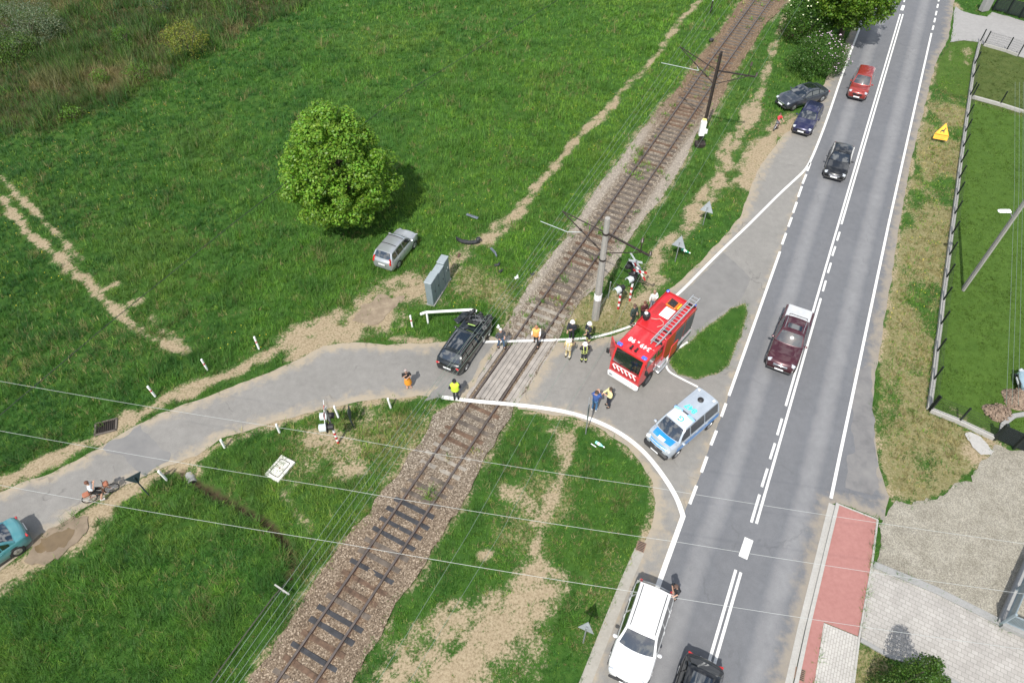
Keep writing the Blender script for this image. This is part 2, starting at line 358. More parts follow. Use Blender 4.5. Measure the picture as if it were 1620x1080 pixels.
def field_masks(X, Y):
    """soil / dry / lawn / scrub / cover masks of the ground at points X, Y"""
    soil = np.zeros(X.shape)
    n1 = fbm(X, Y, .9, 3, 4)
    for pts, hw, st in SOIL:
        d = seg_dist(X, Y, smooth_line(w2(pts), 1))
        soil = np.maximum(soil, st*(1-sstep(hw*0.25, hw*1.6, d+(n1-.5)*(hw*1.0+.4))))
    soil = np.maximum(soil, .62*(1-sstep(.1, .75, seg_dist(X, Y, P_BAL, True)+(n1-.5)*.7)))
    n7 = sstep(.50, .66, fbm(X, Y, 1.5, 44, 4)); n8 = sstep(.52, .64, fbm(X, Y, 3.6, 46, 3))
    soil = soil*(1-.42*n7*(soil < .97))*(1-.28*n8)
    dry = np.where(inside(X, Y, P_VERGE), 1.0, 0)*(.30+.70*sstep(.30, .66, fbm(X, Y, .45, 11, 5)+.06))
    for pts, hw, st in [([(985, 480), (960, 500), (925, 490)], 2.0, .8), ([(745, 445), (790, 470)], 2.0, .6), ([(700, 700), (560, 690), (500, 700)], 2.5, .55), ([(860, 780), (830, 850)], 2.2, .55), ([(250, 530), (60, 560)], 3, .25), ([(930, 1010), (980, 900)], 1.2, .4),
                        ([(1375, 1060), (1400, 1100)], 2, .7), ([(1200, 180), (1180, 330)], 1.5, .35)]:
        d = seg_dist(X, Y, w2(pts)); dry = np.maximum(dry, st*(1-sstep(hw*.3, hw*1.3, d+(n1-.5)*hw)))
    scrub = np.where(inside(X, Y, P_SCRUB), 1.0, 0)*sstep(0, 3.0, sdf(X, Y, P_SCRUB)+(n1-.5)*3)
    lawn = np.maximum(np.where(inside(X, Y, P_LAWN1), .5, 0), np.where(inside(X, Y, P_LAWN2), 1.0, 0))
    lawn = np.maximum(lawn, np.where(inside(X, Y, P_GREENPATCH), .8, 0))
    ditch = 1-sstep(.08, .34, seg_dist(X, Y, smooth_line(w2(DITCH), 1))+(n1-.5)*.25)
    return soil, dry, scrub, lawn, ditch, n1
P_KERB = w2([(1310, 795), (1331, 797), (1312, 890), (1287, 995), (1270, 1080), (1250, 1165), (1222, 1165), (1240, 1080), (1262, 985), (1286, 885)])
HARD = [P_KERB, P_MAIN, P_SIDE, P_WEST, P_BAL, P_DRIVE, P_GRAVEL, P_RED, P_SLAB, P_PAVER]

# ------------------------------------------------------------------ ground: one sheet
gxs = np.concatenate([[-400, -250, -150, -100], np.arange(-78, 78, .3), [100, 150, 250, 400]])
gys = np.concatenate([[-250, -120, -50, -15], np.arange(2, 98, .3), [120, 180, 300, 500]])
GX, GY = np.meshgrid(gxs, gys); sh = GX.shape; GX = GX.ravel(); GY = GY.ravel()
soil, dry, scrub, lawn, ditch, n1 = field_masks(GX, GY)
sbal = sdf(GX, GY, P_BAL)
hard = np.zeros(GX.shape); near = np.zeros(GX.shape)
for p in HARD:
    if p is P_BAL: continue
    q_ = sdf(GX, GY, p); hard = np.maximum(hard, sstep(.1, .5, q_)); near = np.maximum(near, 1-sstep(.2, 1.0, np.abs(q_)))
GZ = -.014-.075*fbm(GX, GY, .8, 5, 3)*(1-soil*.5)*(1-near) - hard*.05 - .42*ditch - .5*sstep(.0, .5, sbal)
verts = np.stack([GX, GY, GZ], 1)
nx, ny = sh[1], sh[0]
idx = np.arange(nx*ny).reshape(ny, nx)
quads = np.stack([idx[:-1, :-1], idx[:-1, 1:], idx[1:, 1:], idx[1:, :-1]], -1).reshape(-1, 4)
gme = bpy.data.meshes.new('ground'); gme.vertices.add(len(verts)); gme.vertices.foreach_set('co', verts.astype(np.float32).ravel())
gme.loops.add(quads.size); gme.loops.foreach_set('vertex_index', quads.astype(np.int32).ravel())
gme.polygons.add(len(quads)); gme.polygons.foreach_set('loop_start', np.arange(0, quads.size, 4, dtype=np.int32)); gme.update(); gme.shade_smooth()
for nme, a in (('soil', soil), ('dry', dry), ('scrub', scrub), ('lawn', lawn), ('ditch', ditch)):
    at = gme.attributes.new(nme, 'FLOAT', 'POINT'); at.data.foreach_set('value', a.astype(np.float32))
ground = bpy.data.objects.new('ground', gme); COL.objects.link(ground); tag(ground, kind='structure')

m = bpy.data.materials.new('ground_soil_and_turf'); t = nodes_of(m); b = t.nodes['Principled BSDF']; ov = objvec(t)
nf = noise_node(t, ov, 9, 6, .65); nm = noise_node(t, ov, 1.3, 5, .6); nl = noise_node(t, ov, .16, 4, .55); nff = noise_node(t, ov, 34, 3, .7)
turf = ramp_node(t, nm, [(.25, (.022, .060, .010)), (.5, (.036, .090, .014)), (.75, (.060, .118, .022))])
dryc = ramp_node(t, nf, [(.3, (.11, .115, .042)), (.55, (.205, .185, .092)), (.75, (.30, .265, .16))])
soilc = ramp_node(t, nf, [(.25, (.165, .125, .075)), (.5, (.285, .228, .148)), (.75, (.385, .32, .22))])
lawnc = ramp_node(t, nm, [(.3, (.045, .090, .014)), (.7, (.065, .120, .020))])
lawnd = ramp_node(t, nm, [(.3, (.050, .078, .018)), (.7, (.082, .105, .030))])
scrubc = ramp_node(t, nf, [(.3, (.040, .040, .016)), (.7, (.085, .070, .032))])
ds = math_node(t, 'ADD', attr_node(t, 'dry').outputs['Fac'], math_node(t, 'MULTIPLY', math_node(t, 'SUBTRACT', nf, .5), 1.3))
c = mix_node(t, sm_node(t, ds, .38, .75), turf, dryc)
c = mix_node(t, attr_node(t, 'scrub').outputs['Fac'], c, scrubc)
lw = attr_node(t, 'lawn').outputs['Fac']
c = mix_node(t, math_node(t, 'MULTIPLY', sm_node(t, lw, .05, .3), 1.0), c, mix_node(t, sm_node(t, lw, .5, .9), lawnd, lawnc))
ss = math_node(t, 'ADD', attr_node(t, 'soil').outputs['Fac'], math_node(t, 'MULTIPLY', math_node(t, 'SUBTRACT', math_node(t, 'ADD', math_node(t, 'MULTIPLY', nf, .6), math_node(t, 'MULTIPLY', nff, .4)), .5), 2.4))
c = mix_node(t, sm_node(t, ss, .36, .80), c, soilc)
c = mix_node(t, attr_node(t, 'ditch').outputs['Fac'], c, (.060, .043, .026))
link(t, c, b.inputs['Base Color']); b.inputs['Roughness'].default_value = .95; b.inputs['Specular IOR Level'].default_value = .15
link(t, bump_node(t, math_node(t, 'ADD', nf, nff), .5, .06), b.inputs['Normal'])
gme.materials.append(m); M_TURF = m

# ------------------------------------------------------------------ asphalt and other paving
def asphalt(name, dark, light, bands=False, dust=.5, blue=1.0):
    m = bpy.data.materials.new(name); t = nodes_of(m); b = t.nodes['Principled BSDF']; ov = objvec(t)
    nf = noise_node(t, ov, 60, 3, .7); nm = noise_node(t, ov, 2.2, 6, .62); nl = noise_node(t, ov, .28, 4, .6)
    base = ramp_node(t, math_node(t, 'ADD', math_node(t, 'MULTIPLY', nm, .55), math_node(t, 'MULTIPLY', nl, .45)), [(.30, dark), (.70, light)])
    c = mix_node(t, .5, base, ramp_node(t, nf, [(.3, .55), (.5, 1.0), (.72, 1.5)]), 'MULTIPLY')
    if bands:
        a = attr_node(t, 'lane').outputs['Fac']      # 0 at a lane's middle, 1 on its wheel tracks
        a2 = math_node(t, 'ADD', a, math_node(t, 'MULTIPLY', math_node(t, 'SUBTRACT', noise_node(t, ov, 1.0, 4, .6), .5), .35))
        c = mix_node(t, 1.0, c, ramp_node(t, a2, [(.0, (1.42, 1.40, 1.36)), (.30, (1.25, 1.23, 1.21)), (.62, (.92, .93, .95)), (1.0, (.95, .95, .96))]), 'MULTIPLY')
    e = attr_node(t, 'edge').outputs['Fac']          # metres from the rim
    e2 = math_node(t, 'SUBTRACT', e, math_node(t, 'MULTIPLY', math_node(t, 'SUBTRACT', noise_node(t, ov, 1.6, 5, .65), .45), 2.2))
    c = mix_node(t, math_node(t, 'MULTIPLY', math_node(t, 'SUBTRACT', 1, sm_node(t, e2, -.1, .75)), dust), c, (.33, .275, .195))
    # tar-filled cracks
    v = t.nodes.new('ShaderNodeTexVoronoi'); v.feature = 'DISTANCE_TO_EDGE'; v.inputs['Scale'].default_value = .22
    mp = t.nodes.new('ShaderNodeVectorMath'); mp.operation = 'ADD'
    nv = t.nodes.new('ShaderNodeTexNoise'); nv.inputs['Scale'].default_value = .8; nv.inputs['Detail'].default_value = 5; link(t, ov, nv.inputs['Vector'])
    sc = t.nodes.new('ShaderNodeVectorMath'); sc.operation = 'SCALE'; sc.inputs['Scale'].default_value = 1.6; link(t, nv.outputs['Color'], sc.inputs[0])
    link(t, ov, mp.inputs[0]); link(t, sc.outputs[0], mp.inputs[1]); link(t, mp.outputs[0], v.inputs['Vector'])
    crack = math_node(t, 'MULTIPLY', math_node(t, 'SUBTRACT', 1, sm_node(t, v.outputs['Distance'], .002, .012)), sm_node(t, noise_node(t, ov, .4, 3), .5, .6))
    c = mix_node(t, math_node(t, 'MULTIPLY', crack, .22 if bands else .45), c, tuple(q*.5 for q in dark))
    link(t, c, b.inputs['Base Color']); b.inputs['Roughness'].default_value = .82; b.inputs['Specular IOR Level'].default_value = .35
    link(t, bump_node(t, nf, .35, .01), b.inputs['Normal'])
    return m
edge_attr = {'edge': lambda X, Y, bl: seg_dist(X, Y, bl, True)}
CEN_W = [px(x, y).xy for x, y in CENTRE]
def lane_attr(X, Y, bl):
    d = seg_dist(X, Y, CEN_W); half = 1.72
    return np.clip(np.abs(d-half-.15)/1.0, 0, 1)
M_ROAD = asphalt('road_asphalt', (.116, .120, .127), (.154, .158, .165), True, .5)
M_SIDE = asphalt('side_road_asphalt', (.165, .160, .148), (.232, .224, .207), False, .7)
M_WEST = asphalt('lane_asphalt', (.158, .153, .142), (.225, .217, .202), False, .75)
tag(sheet('side_road', P_SIDE, .004, M_SIDE, .14, .3, .5, edge_attr, 3), kind='structure')
tag(sheet('lane', P_WEST, .008, M_WEST, .18, .3, .5, edge_attr, 5), kind='structure')
tag(sheet('grass_island', P_TRI, .016, M_TURF, .12, .2, .3, {'soil': lambda X, Y, bl: .6*(1-sstep(.0, .35, seg_dist(X, Y, bl, True)))}, 15), kind='structure')
tag(sheet('road', P_MAIN, .012, M_ROAD, .10, .3, .35, dict(edge=lambda X, Y, bl: seg_dist(X, Y, w2(MAIN_RIGHT)), lane=lane_attr), 7), kind='structure')

def flatmat(name, stops, scale=8, bump=.4, rough=.9, vor=None, dist=.02):
    m = bpy.data.materials.new(name); t = nodes_of(m); b = t.nodes['Principled BSDF']; ov = objvec(t)
    n = noise_node(t, ov, scale, 6, .65); n2 = noise_node(t, ov, .7, 4, .6)
    c = ramp_node(t, math_node(t, 'ADD', math_node(t, 'MULTIPLY', n, .65), math_node(t, 'MULTIPLY', n2, .35)), stops)
    h = n
    if vor:
        v = t.nodes.new('ShaderNodeTexVoronoi'); v.inputs['Scale'].default_value = vor; link(t, ov, v.inputs['Vector'])
        hs = t.nodes.new('ShaderNodeSeparateColor'); link(t, v.outputs['Color'], hs.inputs[0])
        c = mix_node(t, .5, c, ramp_node(t, hs.outputs[0], [(.05, .45), (.5, 1.0), (.95, 1.75)]), 'MULTIPLY')
        h = math_node(t, 'SUBTRACT', 1, v.outputs['Distance'])
    link(t, c, b.inputs['Base Color']); b.inputs['Roughness'].default_value = rough; b.inputs['Specular IOR Level'].default_value = .25
    link(t, bump_node(t, h, bump, dist), b.inputs['Normal']); return m
M_CONC = flatmat('concrete', [(.3, (.28, .275, .255)), (.7, (.40, .39, .365))], 12, .2)
M_CONCD = flatmat('grey_concrete', [(.3, (.22, .22, .215)), (.7, (.30, .30, .29))], 12, .2)
tag(sheet('concrete_drive', P_DRIVE, .006, flatmat('drive_concrete', [(.3, (.23, .225, .22)), (.7, (.30, .295, .285))], 3, .15), .1, .3, 1.2, None, 9), kind='structure')
M_GRAV = flatmat('gravel_yard', [(.3, (.17, .157, .125)), (.5, (.225, .21, .172)), (.7, (.28, .265, .222))], 1.5, .3, .95, 26, .012)
tag(sheet('gravel', P_GRAVEL, .005, M_GRAV, .35, .14, .8, None, 13, None, 1.5), kind='structure')
M_RED = flatmat('red_paving', [(.3, (.27, .125, .112)), (.7, (.34, .170, .152))], 5, .1)
tag(sheet('cycle_path', P_RED, .03, M_RED, 0, .5, 1.0), kind='structure')
def brick(name, c1, c2, mortar, w, h, rot, ms=.012):
    m = bpy.data.materials.new(name); t = nodes_of(m); b = t.nodes['Principled BSDF']; ov = objvec(t)
    mp = t.nodes.new('ShaderNodeMapping'); mp.inputs['Rotation'].default_value = (0, 0, rot); link(t, ov, mp.inputs['Vector'])
    k = t.nodes.new('ShaderNodeTexBrick'); k.inputs['Scale'].default_value = 1; k.inputs['Brick Width'].default_value = w; k.inputs['Row Height'].default_value = h; k.inputs['Mortar Size'].default_value = ms
    k.inputs['Color1'].default_value = c1+(1,); k.inputs['Color2'].default_value = c2+(1,); k.inputs['Mortar'].default_value = mortar+(1,)
    link(t, mp.outputs[0], k.inputs['Vector'])
    c = mix_node(t, .6, k.outputs['Color'], ramp_node(t, noise_node(t, ov, 1.1, 5, .65), [(.3, .78), (.7, 1.2)]), 'MULTIPLY')
    link(t, c, b.inputs['Base Color']); b.inputs['Roughness'].default_value = .9
    link(t, bump_node(t, k.outputs['Fac'], -.5, .01), b.inputs['Normal']); return m
rd = (px(1197, 828)-px(1298, 473)); ra = math.atan2(rd.y, rd.x)
tag(sheet('pavement', P_SLAB, .034, brick('pavement_blocks', (.36, .345, .32), (.41, .395, .365), (.25, .24, .22), .24, .12, -ra), 0, .5, 1.0), kind='structure')
pd = (px(1580, 990)-px(1380, 897)); pa = math.atan2(pd.y, pd.x)
tag(sheet('paved_drive', P_PAVER, .026, brick('drive_pavers', (.30, .285, .262), (.35, .335, .31), (.22, .208, .19), .26, .20, -pa, .012), 0, .5, 1.2), kind='structure')
# kerbs, gutters
def strip(name, line, w, z, h, m, smooth=0):
    P = resample(line, .8); L, Rr = offset_line(P, w/2), offset_line(P, -w/2); k = MB()
    secs = [[(a.x, a.y, z-h), (a.x, a.y, z), (c_.x, c_.y, z), (c_.x, c_.y, z-h)] for a, c_ in zip(L, Rr)]
    k.loft(secs); return tag(k.build(name, m), kind='structure')
strip('gutter', w2([(1012, 870), (990, 920), (968, 974), (925, 1082), (893, 1160)]), .5, .0085, .1, flatmat('dusty_concrete', [(.3, (.25, .235, .205)), (.7, (.33, .315, .28))], 5, .2))
strip('gutter', w2([(1316, 797), (1293, 890), (1267, 995), (1249, 1075), (1228, 1165)]), .30, .024, .1, M_CONC)
strip('kerb', w2([(1324.5, 797), (1302, 890), (1277, 995), (1260, 1075), (1240, 1165)]), .17, .11, .2, M_CONC)
strip('kerb', w2([(1388, 822), (1379.5, 890), (1359, 1008), (1350, 1080), (1339, 1165)]), .09, .05, .15, M_CONC)
strip('kerb', w2([(1327, 798), (1388, 822)]), .08, .045, .15, M_CONC)
strip('kerb', w2([(1381, 893), (1480, 934), (1580, 984)]), .34, .10, .2, M_CONCD)
strip('kerb', w2([(1361, 1012), (1407, 1038), (1467, 1054), (1520, 1085)]), .18, .08, .2, M_CONCD)
strip('kerb', w2([(1583, 690), (1586, 672), (1604, 658), (1640, 652)]), .25, .08, .2, M_CONCD)
# white slab of poured concrete left in the verge
tag(sheet('concrete_slab', w2([(1527, 687), (1535, 683), (1553, 692), (1560, 703), (1573, 712), (1566, 718), (1550, 718), (1540, 708)]), .02, flatmat('poured_concrete', [(.3, (.30, .295, .28)), (.7, (.40, .39, .37))], 6, .3), .12, .12, .4, None, 21, None, 3), kind='structure')

tag(sheet('dark_earth', w2([(556, 497), (580, 478), (612, 465), (640, 466), (628, 484), (606, 503), (586, 514), (566, 512)]), .001, flatmat('dark_earth', [(.3, (.155, .12, .085)), (.5, (.22, .175, .125)), (.7, (.31, .255, .18))], 2.2, .5, .95), .55, .12, .4, None, 57, None, 1.3), kind='structure')
# ------------------------------------------------------------------ road markings (4 mm above the asphalt, worn)
m = bpy.data.materials.new('worn_road_paint'); t = nodes_of(m); b = t.nodes['Principled BSDF']; ov = objvec(t)
wr = math_node(t, 'ADD', math_node(t, 'MULTIPLY', noise_node(t, ov, 22, 4, .7), .6), math_node(t, 'MULTIPLY', noise_node(t, ov, 1.8, 4, .6), .4))
link(t, mix_node(t, sm_node(t, wr, .53, .68), (.64, .64, .615), (.32, .315, .30)), b.inputs['Base Color']); b.inputs['Roughness'].default_value = .7
M_PAINT = m
mk = MB()
def mark(pts, w, z=.018, sm=1):
    P = resample(smooth_line(w2(pts), sm+1 if sm > 1 else sm), .25); L, Rr = offset_line(P, w/2), offset_line(P, -w/2)
    v = [(p.x, p.y, z) for p in L]+[(p.x, p.y, z) for p in Rr]; n = len(P)
    mk.add(v, [(i, n+i, n+i+1, i+1) for i in range(n-1)])
mark(EDGE_N, .175, sm=2); mark(EDGE_S, .25, sm=2); mark([(1081, 815), (1043, 920), (985, 1085)], .24, .022)
for a, c_ in [((1282, 258), (1277, 271)), ((1275.5, 276), (1269.5, 291)), ((1268.5, 295), (1262.5, 312)), ((1260.5, 320), (1254.5, 337)), ((1252.5, 344), (1247, 359)), ((1243.5, 369), (1237, 387)), ((1234, 398), (1153, 626)),
              ((1148.5, 638), (1141, 659)), ((1133.5, 681), (1124.5, 704)), ((1118.5, 722), (1109.5, 747)), ((1102, 768), (1091, 797))]: mark([a, c_], .16)
mark([(1448, -60), (1436, -20)], .14); mark([(1433, -8), (1430, 4)], .14); mark([(1429.5, 9), (1426.5, 17)], .3)
mark([(1424, 23), (1325, 358), (1243, 642)], .132); mark([(1428.5, 23), (1331, 355)], .132)
for a, c_ in [((1328.5, 367), (1324, 381)), ((1321.5, 390), (1316.5, 405)), ((1314.5, 416), (1309.5, 432)), ((1306.5, 444), (1301.5, 461)), ((1298.5, 472), (1227.5, 720)), ((1227.5, 720), (1196.5, 828)),
              ((1237, 662), (1229.5, 688)), ((1226, 701), (1218, 726)), ((1214, 741), (1205, 770)), ((1201.5, 782), (1188.5, 826)), ((1164, 901), (1121, 1048)), ((1121, 1048), (1085, 1165)), ((1172, 905), (1129, 1054)), ((1129, 1054), (1094, 1165))]: mark([a, c_], .132)
mark([(1185, 852), (1175, 882)], .42)
for a, c_ in [((1486, -4), (1484.5, 3)), ((1484, 7), (1482.5, 13)), ((1481.8, 18), (1480, 25)), ((1479.5, 29), (1477.8, 36)), ((1477, 41), (1475, 48)), ((1473.5, 53), (1405, 358)), ((1405, 358), (1329, 718)), ((1329, 718), (1314.5, 788))]: mark([a, c_], .16)
mark([(1088, 541), (1062, 558), (1052, 572), (1056, 586), (1068, 594), (1104, 612)], .13, sm=2)
tag(sheet('asphalt_patch', w2([(1076, 470), (1113, 432), (1145, 400), (1168, 420), (1188, 440), (1174, 474), (1155, 486), (1130, 503), (1100, 524), (1085, 500)]), .0085, flatmat('newer_asphalt', [(.3, (.150, .148, .143)), (.7, (.195, .192, .184))], 1.4, .3, .85), .12, .2, .5, None, 61, None, 1.0), kind='structure')
tag(sheet('asphalt_patch', w2([(1352, 585), (1378, 580), (1376, 640), (1384, 700), (1388, 745), (1392, 770), (1372, 778), (1338, 772), (1340, 740), (1350, 690), (1345, 640)]), .0155, flatmat('shoulder_patch', [(.3, (.105, .105, .108)), (.5, (.165, .162, .16)), (.7, (.21, .205, .195))], 1.0, .3, .85), .3, .2, .5, None, 29, None, 1.0), kind='structure')
tag(mk.build('road_markings', M_PAINT), kind='structure')
# ------------------------------------------------------------------ ballast
m = bpy.data.materials.new('track_ballast'); t = nodes_of(m); b = t.nodes['Principled BSDF']; ov = objvec(t)
v = t.nodes.new('ShaderNodeTexVoronoi'); v.inputs['Scale'].default_value = 19; link(t, ov, v.inputs['Vector'])
hs = t.nodes.new('ShaderNodeSeparateColor'); link(t, v.outputs['Color'], hs.inputs[0])
stone = ramp_node(t, hs.outputs[0], [(.0, (.075, .060, .046)), (.3, (.135, .109, .082)), (.6, (.185, .155, .120)), (.85, (.245, .21, .165)), (1.0, (.40, .355, .29))])
rust = attr_node(t, 'rust').outputs['Fac']
r2 = math_node(t, 'ADD', rust, math_node(t, 'MULTIPLY', math_node(t, 'SUBTRACT', noise_node(t, ov, 1.5, 5, .65), .5), 1.1))
c = mix_node(t, math_node(t, 'MULTIPLY', sm_node(t, r2, .3, .8), .62), stone, mix_node(t, .55, stone, (.15, .09, .05)))
c = mix_node(t, math_node(t, 'MULTIPLY', attr_node(t, 'brown').outputs['Fac'], .75), c, mix_node(t, 1.0, c, (.80, .62, .46), 'MULTIPLY'))
c = mix_node(t, math_node(t, 'MULTIPLY', sm_node(t, attr_node(t, 'pale').outputs['Fac'], .2, .9), .55), c, mix_node(t, .5, stone, (.42, .385, .335)))
c = mix_node(t, math_node(t, 'MULTIPLY', sm_node(t, noise_node(t, ov, .55, 4, .6), .62, .75), .5), c, (.22, .165, .105))
link(t, c, b.inputs['Base Color']); b.inputs['Roughness'].default_value = .92; b.inputs['Specular IOR Level'].default_value = .2
link(t, bump_node(t, math_node(t, 'SUBTRACT', 1, v.outputs['Distance']), .5, .025), b.inputs['Normal'])
M_BAL = m
def bal_z(X, Y):
    d = seg_dist(X, Y, TRACK)
    e = sdf(X, Y, P_BAL)
    return -.128-.04*sstep(26, 31, Y)-.008+.05*(fbm(X, Y, 5, 31, 3)-.5)+.07*(fbm(X, Y, .9, 33, 3)-.5)+.10*sstep(1.3, 1.7, d)*(1-sstep(1.9, 2.6, d))+.075*(1-sstep(.0, .6, e))
trk_y = lambda X, Y: Y
ball = sheet('ballast', P_BAL, 0, M_BAL, .16, .16, .24, {
    'rust': lambda X, Y, bl: (1-sstep(.0, .55, np.abs(seg_dist(X, Y, TRACK)-.75)))*.45+.25,
    'brown': lambda X, Y, bl: np.clip(sstep(46, 58, Y)+(1-sstep(14, 21, Y))*.55, 0, 1),
    'pale': lambda X, Y, bl: sstep(1.2, 1.9, seg_dist(X, Y, TRACK))*sstep(24, 30, Y)*(1-sstep(46, 56, Y))}, 41, bal_z, 1.6)
tag(ball, kind='structure')

# ------------------------------------------------------------------ the railway track: rails + sleepers
M_RAILTOP = mat('rail_steel', (.15, .125, .11), .4, .6, .2, 3); M_RAILSIDE = mat('rail_rust', (.075, .042, .028), .85, 0, .3, 8)
track = empty('railway_track', (0, 0, 0), 0, 'single rusty railway track on dark sleepers crossing the scene diagonally', 'railway track')
for s in (1, -1):
    P = offset_line(TRACK, s*GAUGE/2); secs = []
    prof = [(-.085, -.16), (-.085, -.14), (-.022, -.12), (-.022, -.04), (-.055, -.03), (-.055, .004), (-.04, .014), (.04, .014), (.055, .004), (.055, -.03), (.022, -.04), (.022, -.12), (.085, -.14), (.085, -.16)]
    for i, p in enumerate(P):
        tn = (P[min(i+1, len(P)-1)]-P[max(i-1, 0)]).normalized(); nn = Vector((-tn.y, tn.x))
        secs.append([(p.x+nn.x*a, p.y+nn.y*a, z) for a, z in prof])
    k = MB(); k.loft(secs[::-1]); rail = k.build('rail', [M_RAILSIDE, M_RAILTOP], track, 40)
    mi = np.array([1 if abs(pl.normal.z) > .7 and pl.center.z > .005 else 0 for pl in rail.data.polygons]); rail.data.polygons.foreach_set('material_index', mi)
M_SLEEP = mat('weathered_sleeper', (.10, .082, .066), .9, 0, .35, 3, .5, 25); M_SLEEPD = mat('creosoted_sleeper', (.035, .036, .040), .85, 0, .3, 3, .5, 25); M_SLEEPC = mat('grey_sleeper', (.24, .215, .18), .9, 0, .25, 4, .4, 25); M_SLEEPR = mat('rusty_sleeper', (.105, .066, .043), .92, 0, .4, 4, .5, 25)
DECK_W = w2(DECK); deck_y0 = min(p.y for p in DECK_W); deck_y1 = max(p.y for p in DECK_W)
arc = 0; nxt = .3; allsl = []
darkspots = [px(x, y).xy for x, y in [(657, 800), (640, 815), (627, 828), (588, 900), (552, 983), (540, 995), (527, 1000), (944, 355), (935, 372), (1030, 275)]]
def sleeper_mb(p, tn, rr):
    nn = Vector((-tn.y, tn.x)); L = 2.5+rr.uniform(-.12, .1); a = math.atan2(nn.y, nn.x)+rr.uniform(-.02, .02)
    k = MB(); k.box((p.x, p.y, -.195), (L, .25+rr.uniform(-.02, .02), .15), Matrix.Rotation(a, 3, 'Z'), .02)
    for s in (1, -1):          # chairs and fastenings
        c_ = p+nn*(s*GAUGE/2); R3 = Matrix.Rotation(a, 3, 'Z')
        k.box((c_.x, c_.y, -.112), (.34, .16, .03), R3)
        for q in (-.12, .12): k.box((c_.x+nn.x*q, c_.y+nn.y*q, -.085), (.06, .07, .03), R3)
    return k
rr = random.Random(3)
for a, c_ in zip(TRACK[:-1], TRACK[1:]):
    L = (c_-a).length
    while nxt < arc+L:
        p = a.lerp(c_, (nxt-arc)/L); tn = (c_-a).normalized(); nxt += .62
        if sdf(np.array([p.x]), np.array([p.y]), DECK_W)[0] > -.15: continue
        allsl.append((p, tn))
    arc += L
allsl.sort(key=lambda q: q[0].y)
vis = [q for q in allsl if q[0].y > 5.5]
rest = MB()
for i, (p, tn) in enumerate(vis):
    k = sleeper_mb(p, tn, rr)
    dk = min((p-q).length for q in darkspots)
    near = 21.5 < p.y < 22.9 or 26.0 < p.y < 31.5
    mm = M_SLEEPD if dk < .36 else M_SLEEPC if (p.y > 18.0 and p.y < 19.6 and rr.random() < .8) or (26 < p.y < 30 and rr.random() < .75) else rr.choice([M_SLEEP, M_SLEEP, M_SLEEPR, M_SLEEPR, M_SLEEPD if p.y < 17 else M_SLEEP])
    if i < 99: k.build('sleeper', mm, track)
    else: rest.add(k.v, k.f)
tag(rest.build('sleepers', M_SLEEP, track), kind='stuff')

# crossing deck of long planks between and beside the rails
m = mat('deck_planks', (.275, .25, .222), .85, 0, .2, 2.0, .4, 18)
deck = empty('crossing_deck', (px(805, 585).x, px(805, 585).y, 0), 0, 'worn timber plank deck carrying the lane over the rails', 'crossing deck')
cl = [q for q in TRACK]
rng = random.Random(5)
for off in (-1.62, -1.36, -1.10, -.52, -.26, 0, .26, .52, 1.10, 1.36, 1.62):
    P = offset_line(cl, -off)
    ins = [p for p in P if sdf(np.array([p.x]), np.array([p.y]), [(q.x, q.y) for q in DECK_W])[0] > -0.9 and deck_y0-.2 < p.y < deck_y1+.2]
    lo = Vector(DECK_W[2]).lerp(Vector(DECK_W[3]), (1.75-off)/3.5 if False else .5)
    # clip to the two road-edge lines
    def t_on(A, B, p, d):
        n_ = Vector((-(B-A).y, (B-A).x)); return (A-p).dot(n_)/d.dot(n_)
    mid = ins[len(ins)//2]; d = (P[P.index(mid)+1]-P[P.index(mid)-1]).normalized()
    t1 = t_on(DECK_W[2], DECK_W[3], mid, d); t2 = t_on(DECK_W[0], DECK_W[1], mid, d)
    a, c_ = mid+d*(t1+rng.uniform(-.06, .06)), mid+d*(t2+rng.uniform(-.06, .06))
    k = MB(); zz = .004+rng.uniform(-.006, .006)
    k.bar((a.x, a.y, zz-.06), (c_.x, c_.y, zz-.06), .235, .12)
    pl = k.build('plank', m, deck)
    pl.matrix_parent_inverse = Matrix.Translation(-deck.location)
# concrete aprons either side of the deck
for s, col_ in ((1, 1), (-1, 2)):
    P = [px(790, 536).xy, px(732, 624).xy] if s == 1 else [px(879, 540).xy, px(816, 632).xy]
    pn = Vector((-(P[1]-P[0]).y, (P[1]-P[0]).x)).normalized()*(-.78 if s == 1 else .72); P = [q+pn for q in P]
    k = MB(); k.bar((P[0].x, P[0].y, -.062), (P[1].x, P[1].y, -.062), 1.5, .126); ap = k.build('apron', M_SIDE, deck); ap.matrix_parent_inverse = Matrix.Translation(-deck.location)

# ------------------------------------------------------------------ grass: blades grown in tufts over everything that is not paved
rs = np.random.RandomState(11)
def scatter():
    out = []
    for y0, y1, den in ((4, 12, 62), (12, 22, 50), (22, 34, 38), (34, 48, 26), (48, 66, 18), (66, 92, 12)):
        w0 = .80*y1+16; n = int((2*w0)*(y1-y0)*den)
        out.append(np.stack([rs.uniform(-w0, w0, n), rs.uniform(y0, y1, n), np.full(n, den)], 1))
    return np.concatenate(out)
T = scatter(); X, Y, DN = T[:, 0], T[:, 1], T[:, 2]
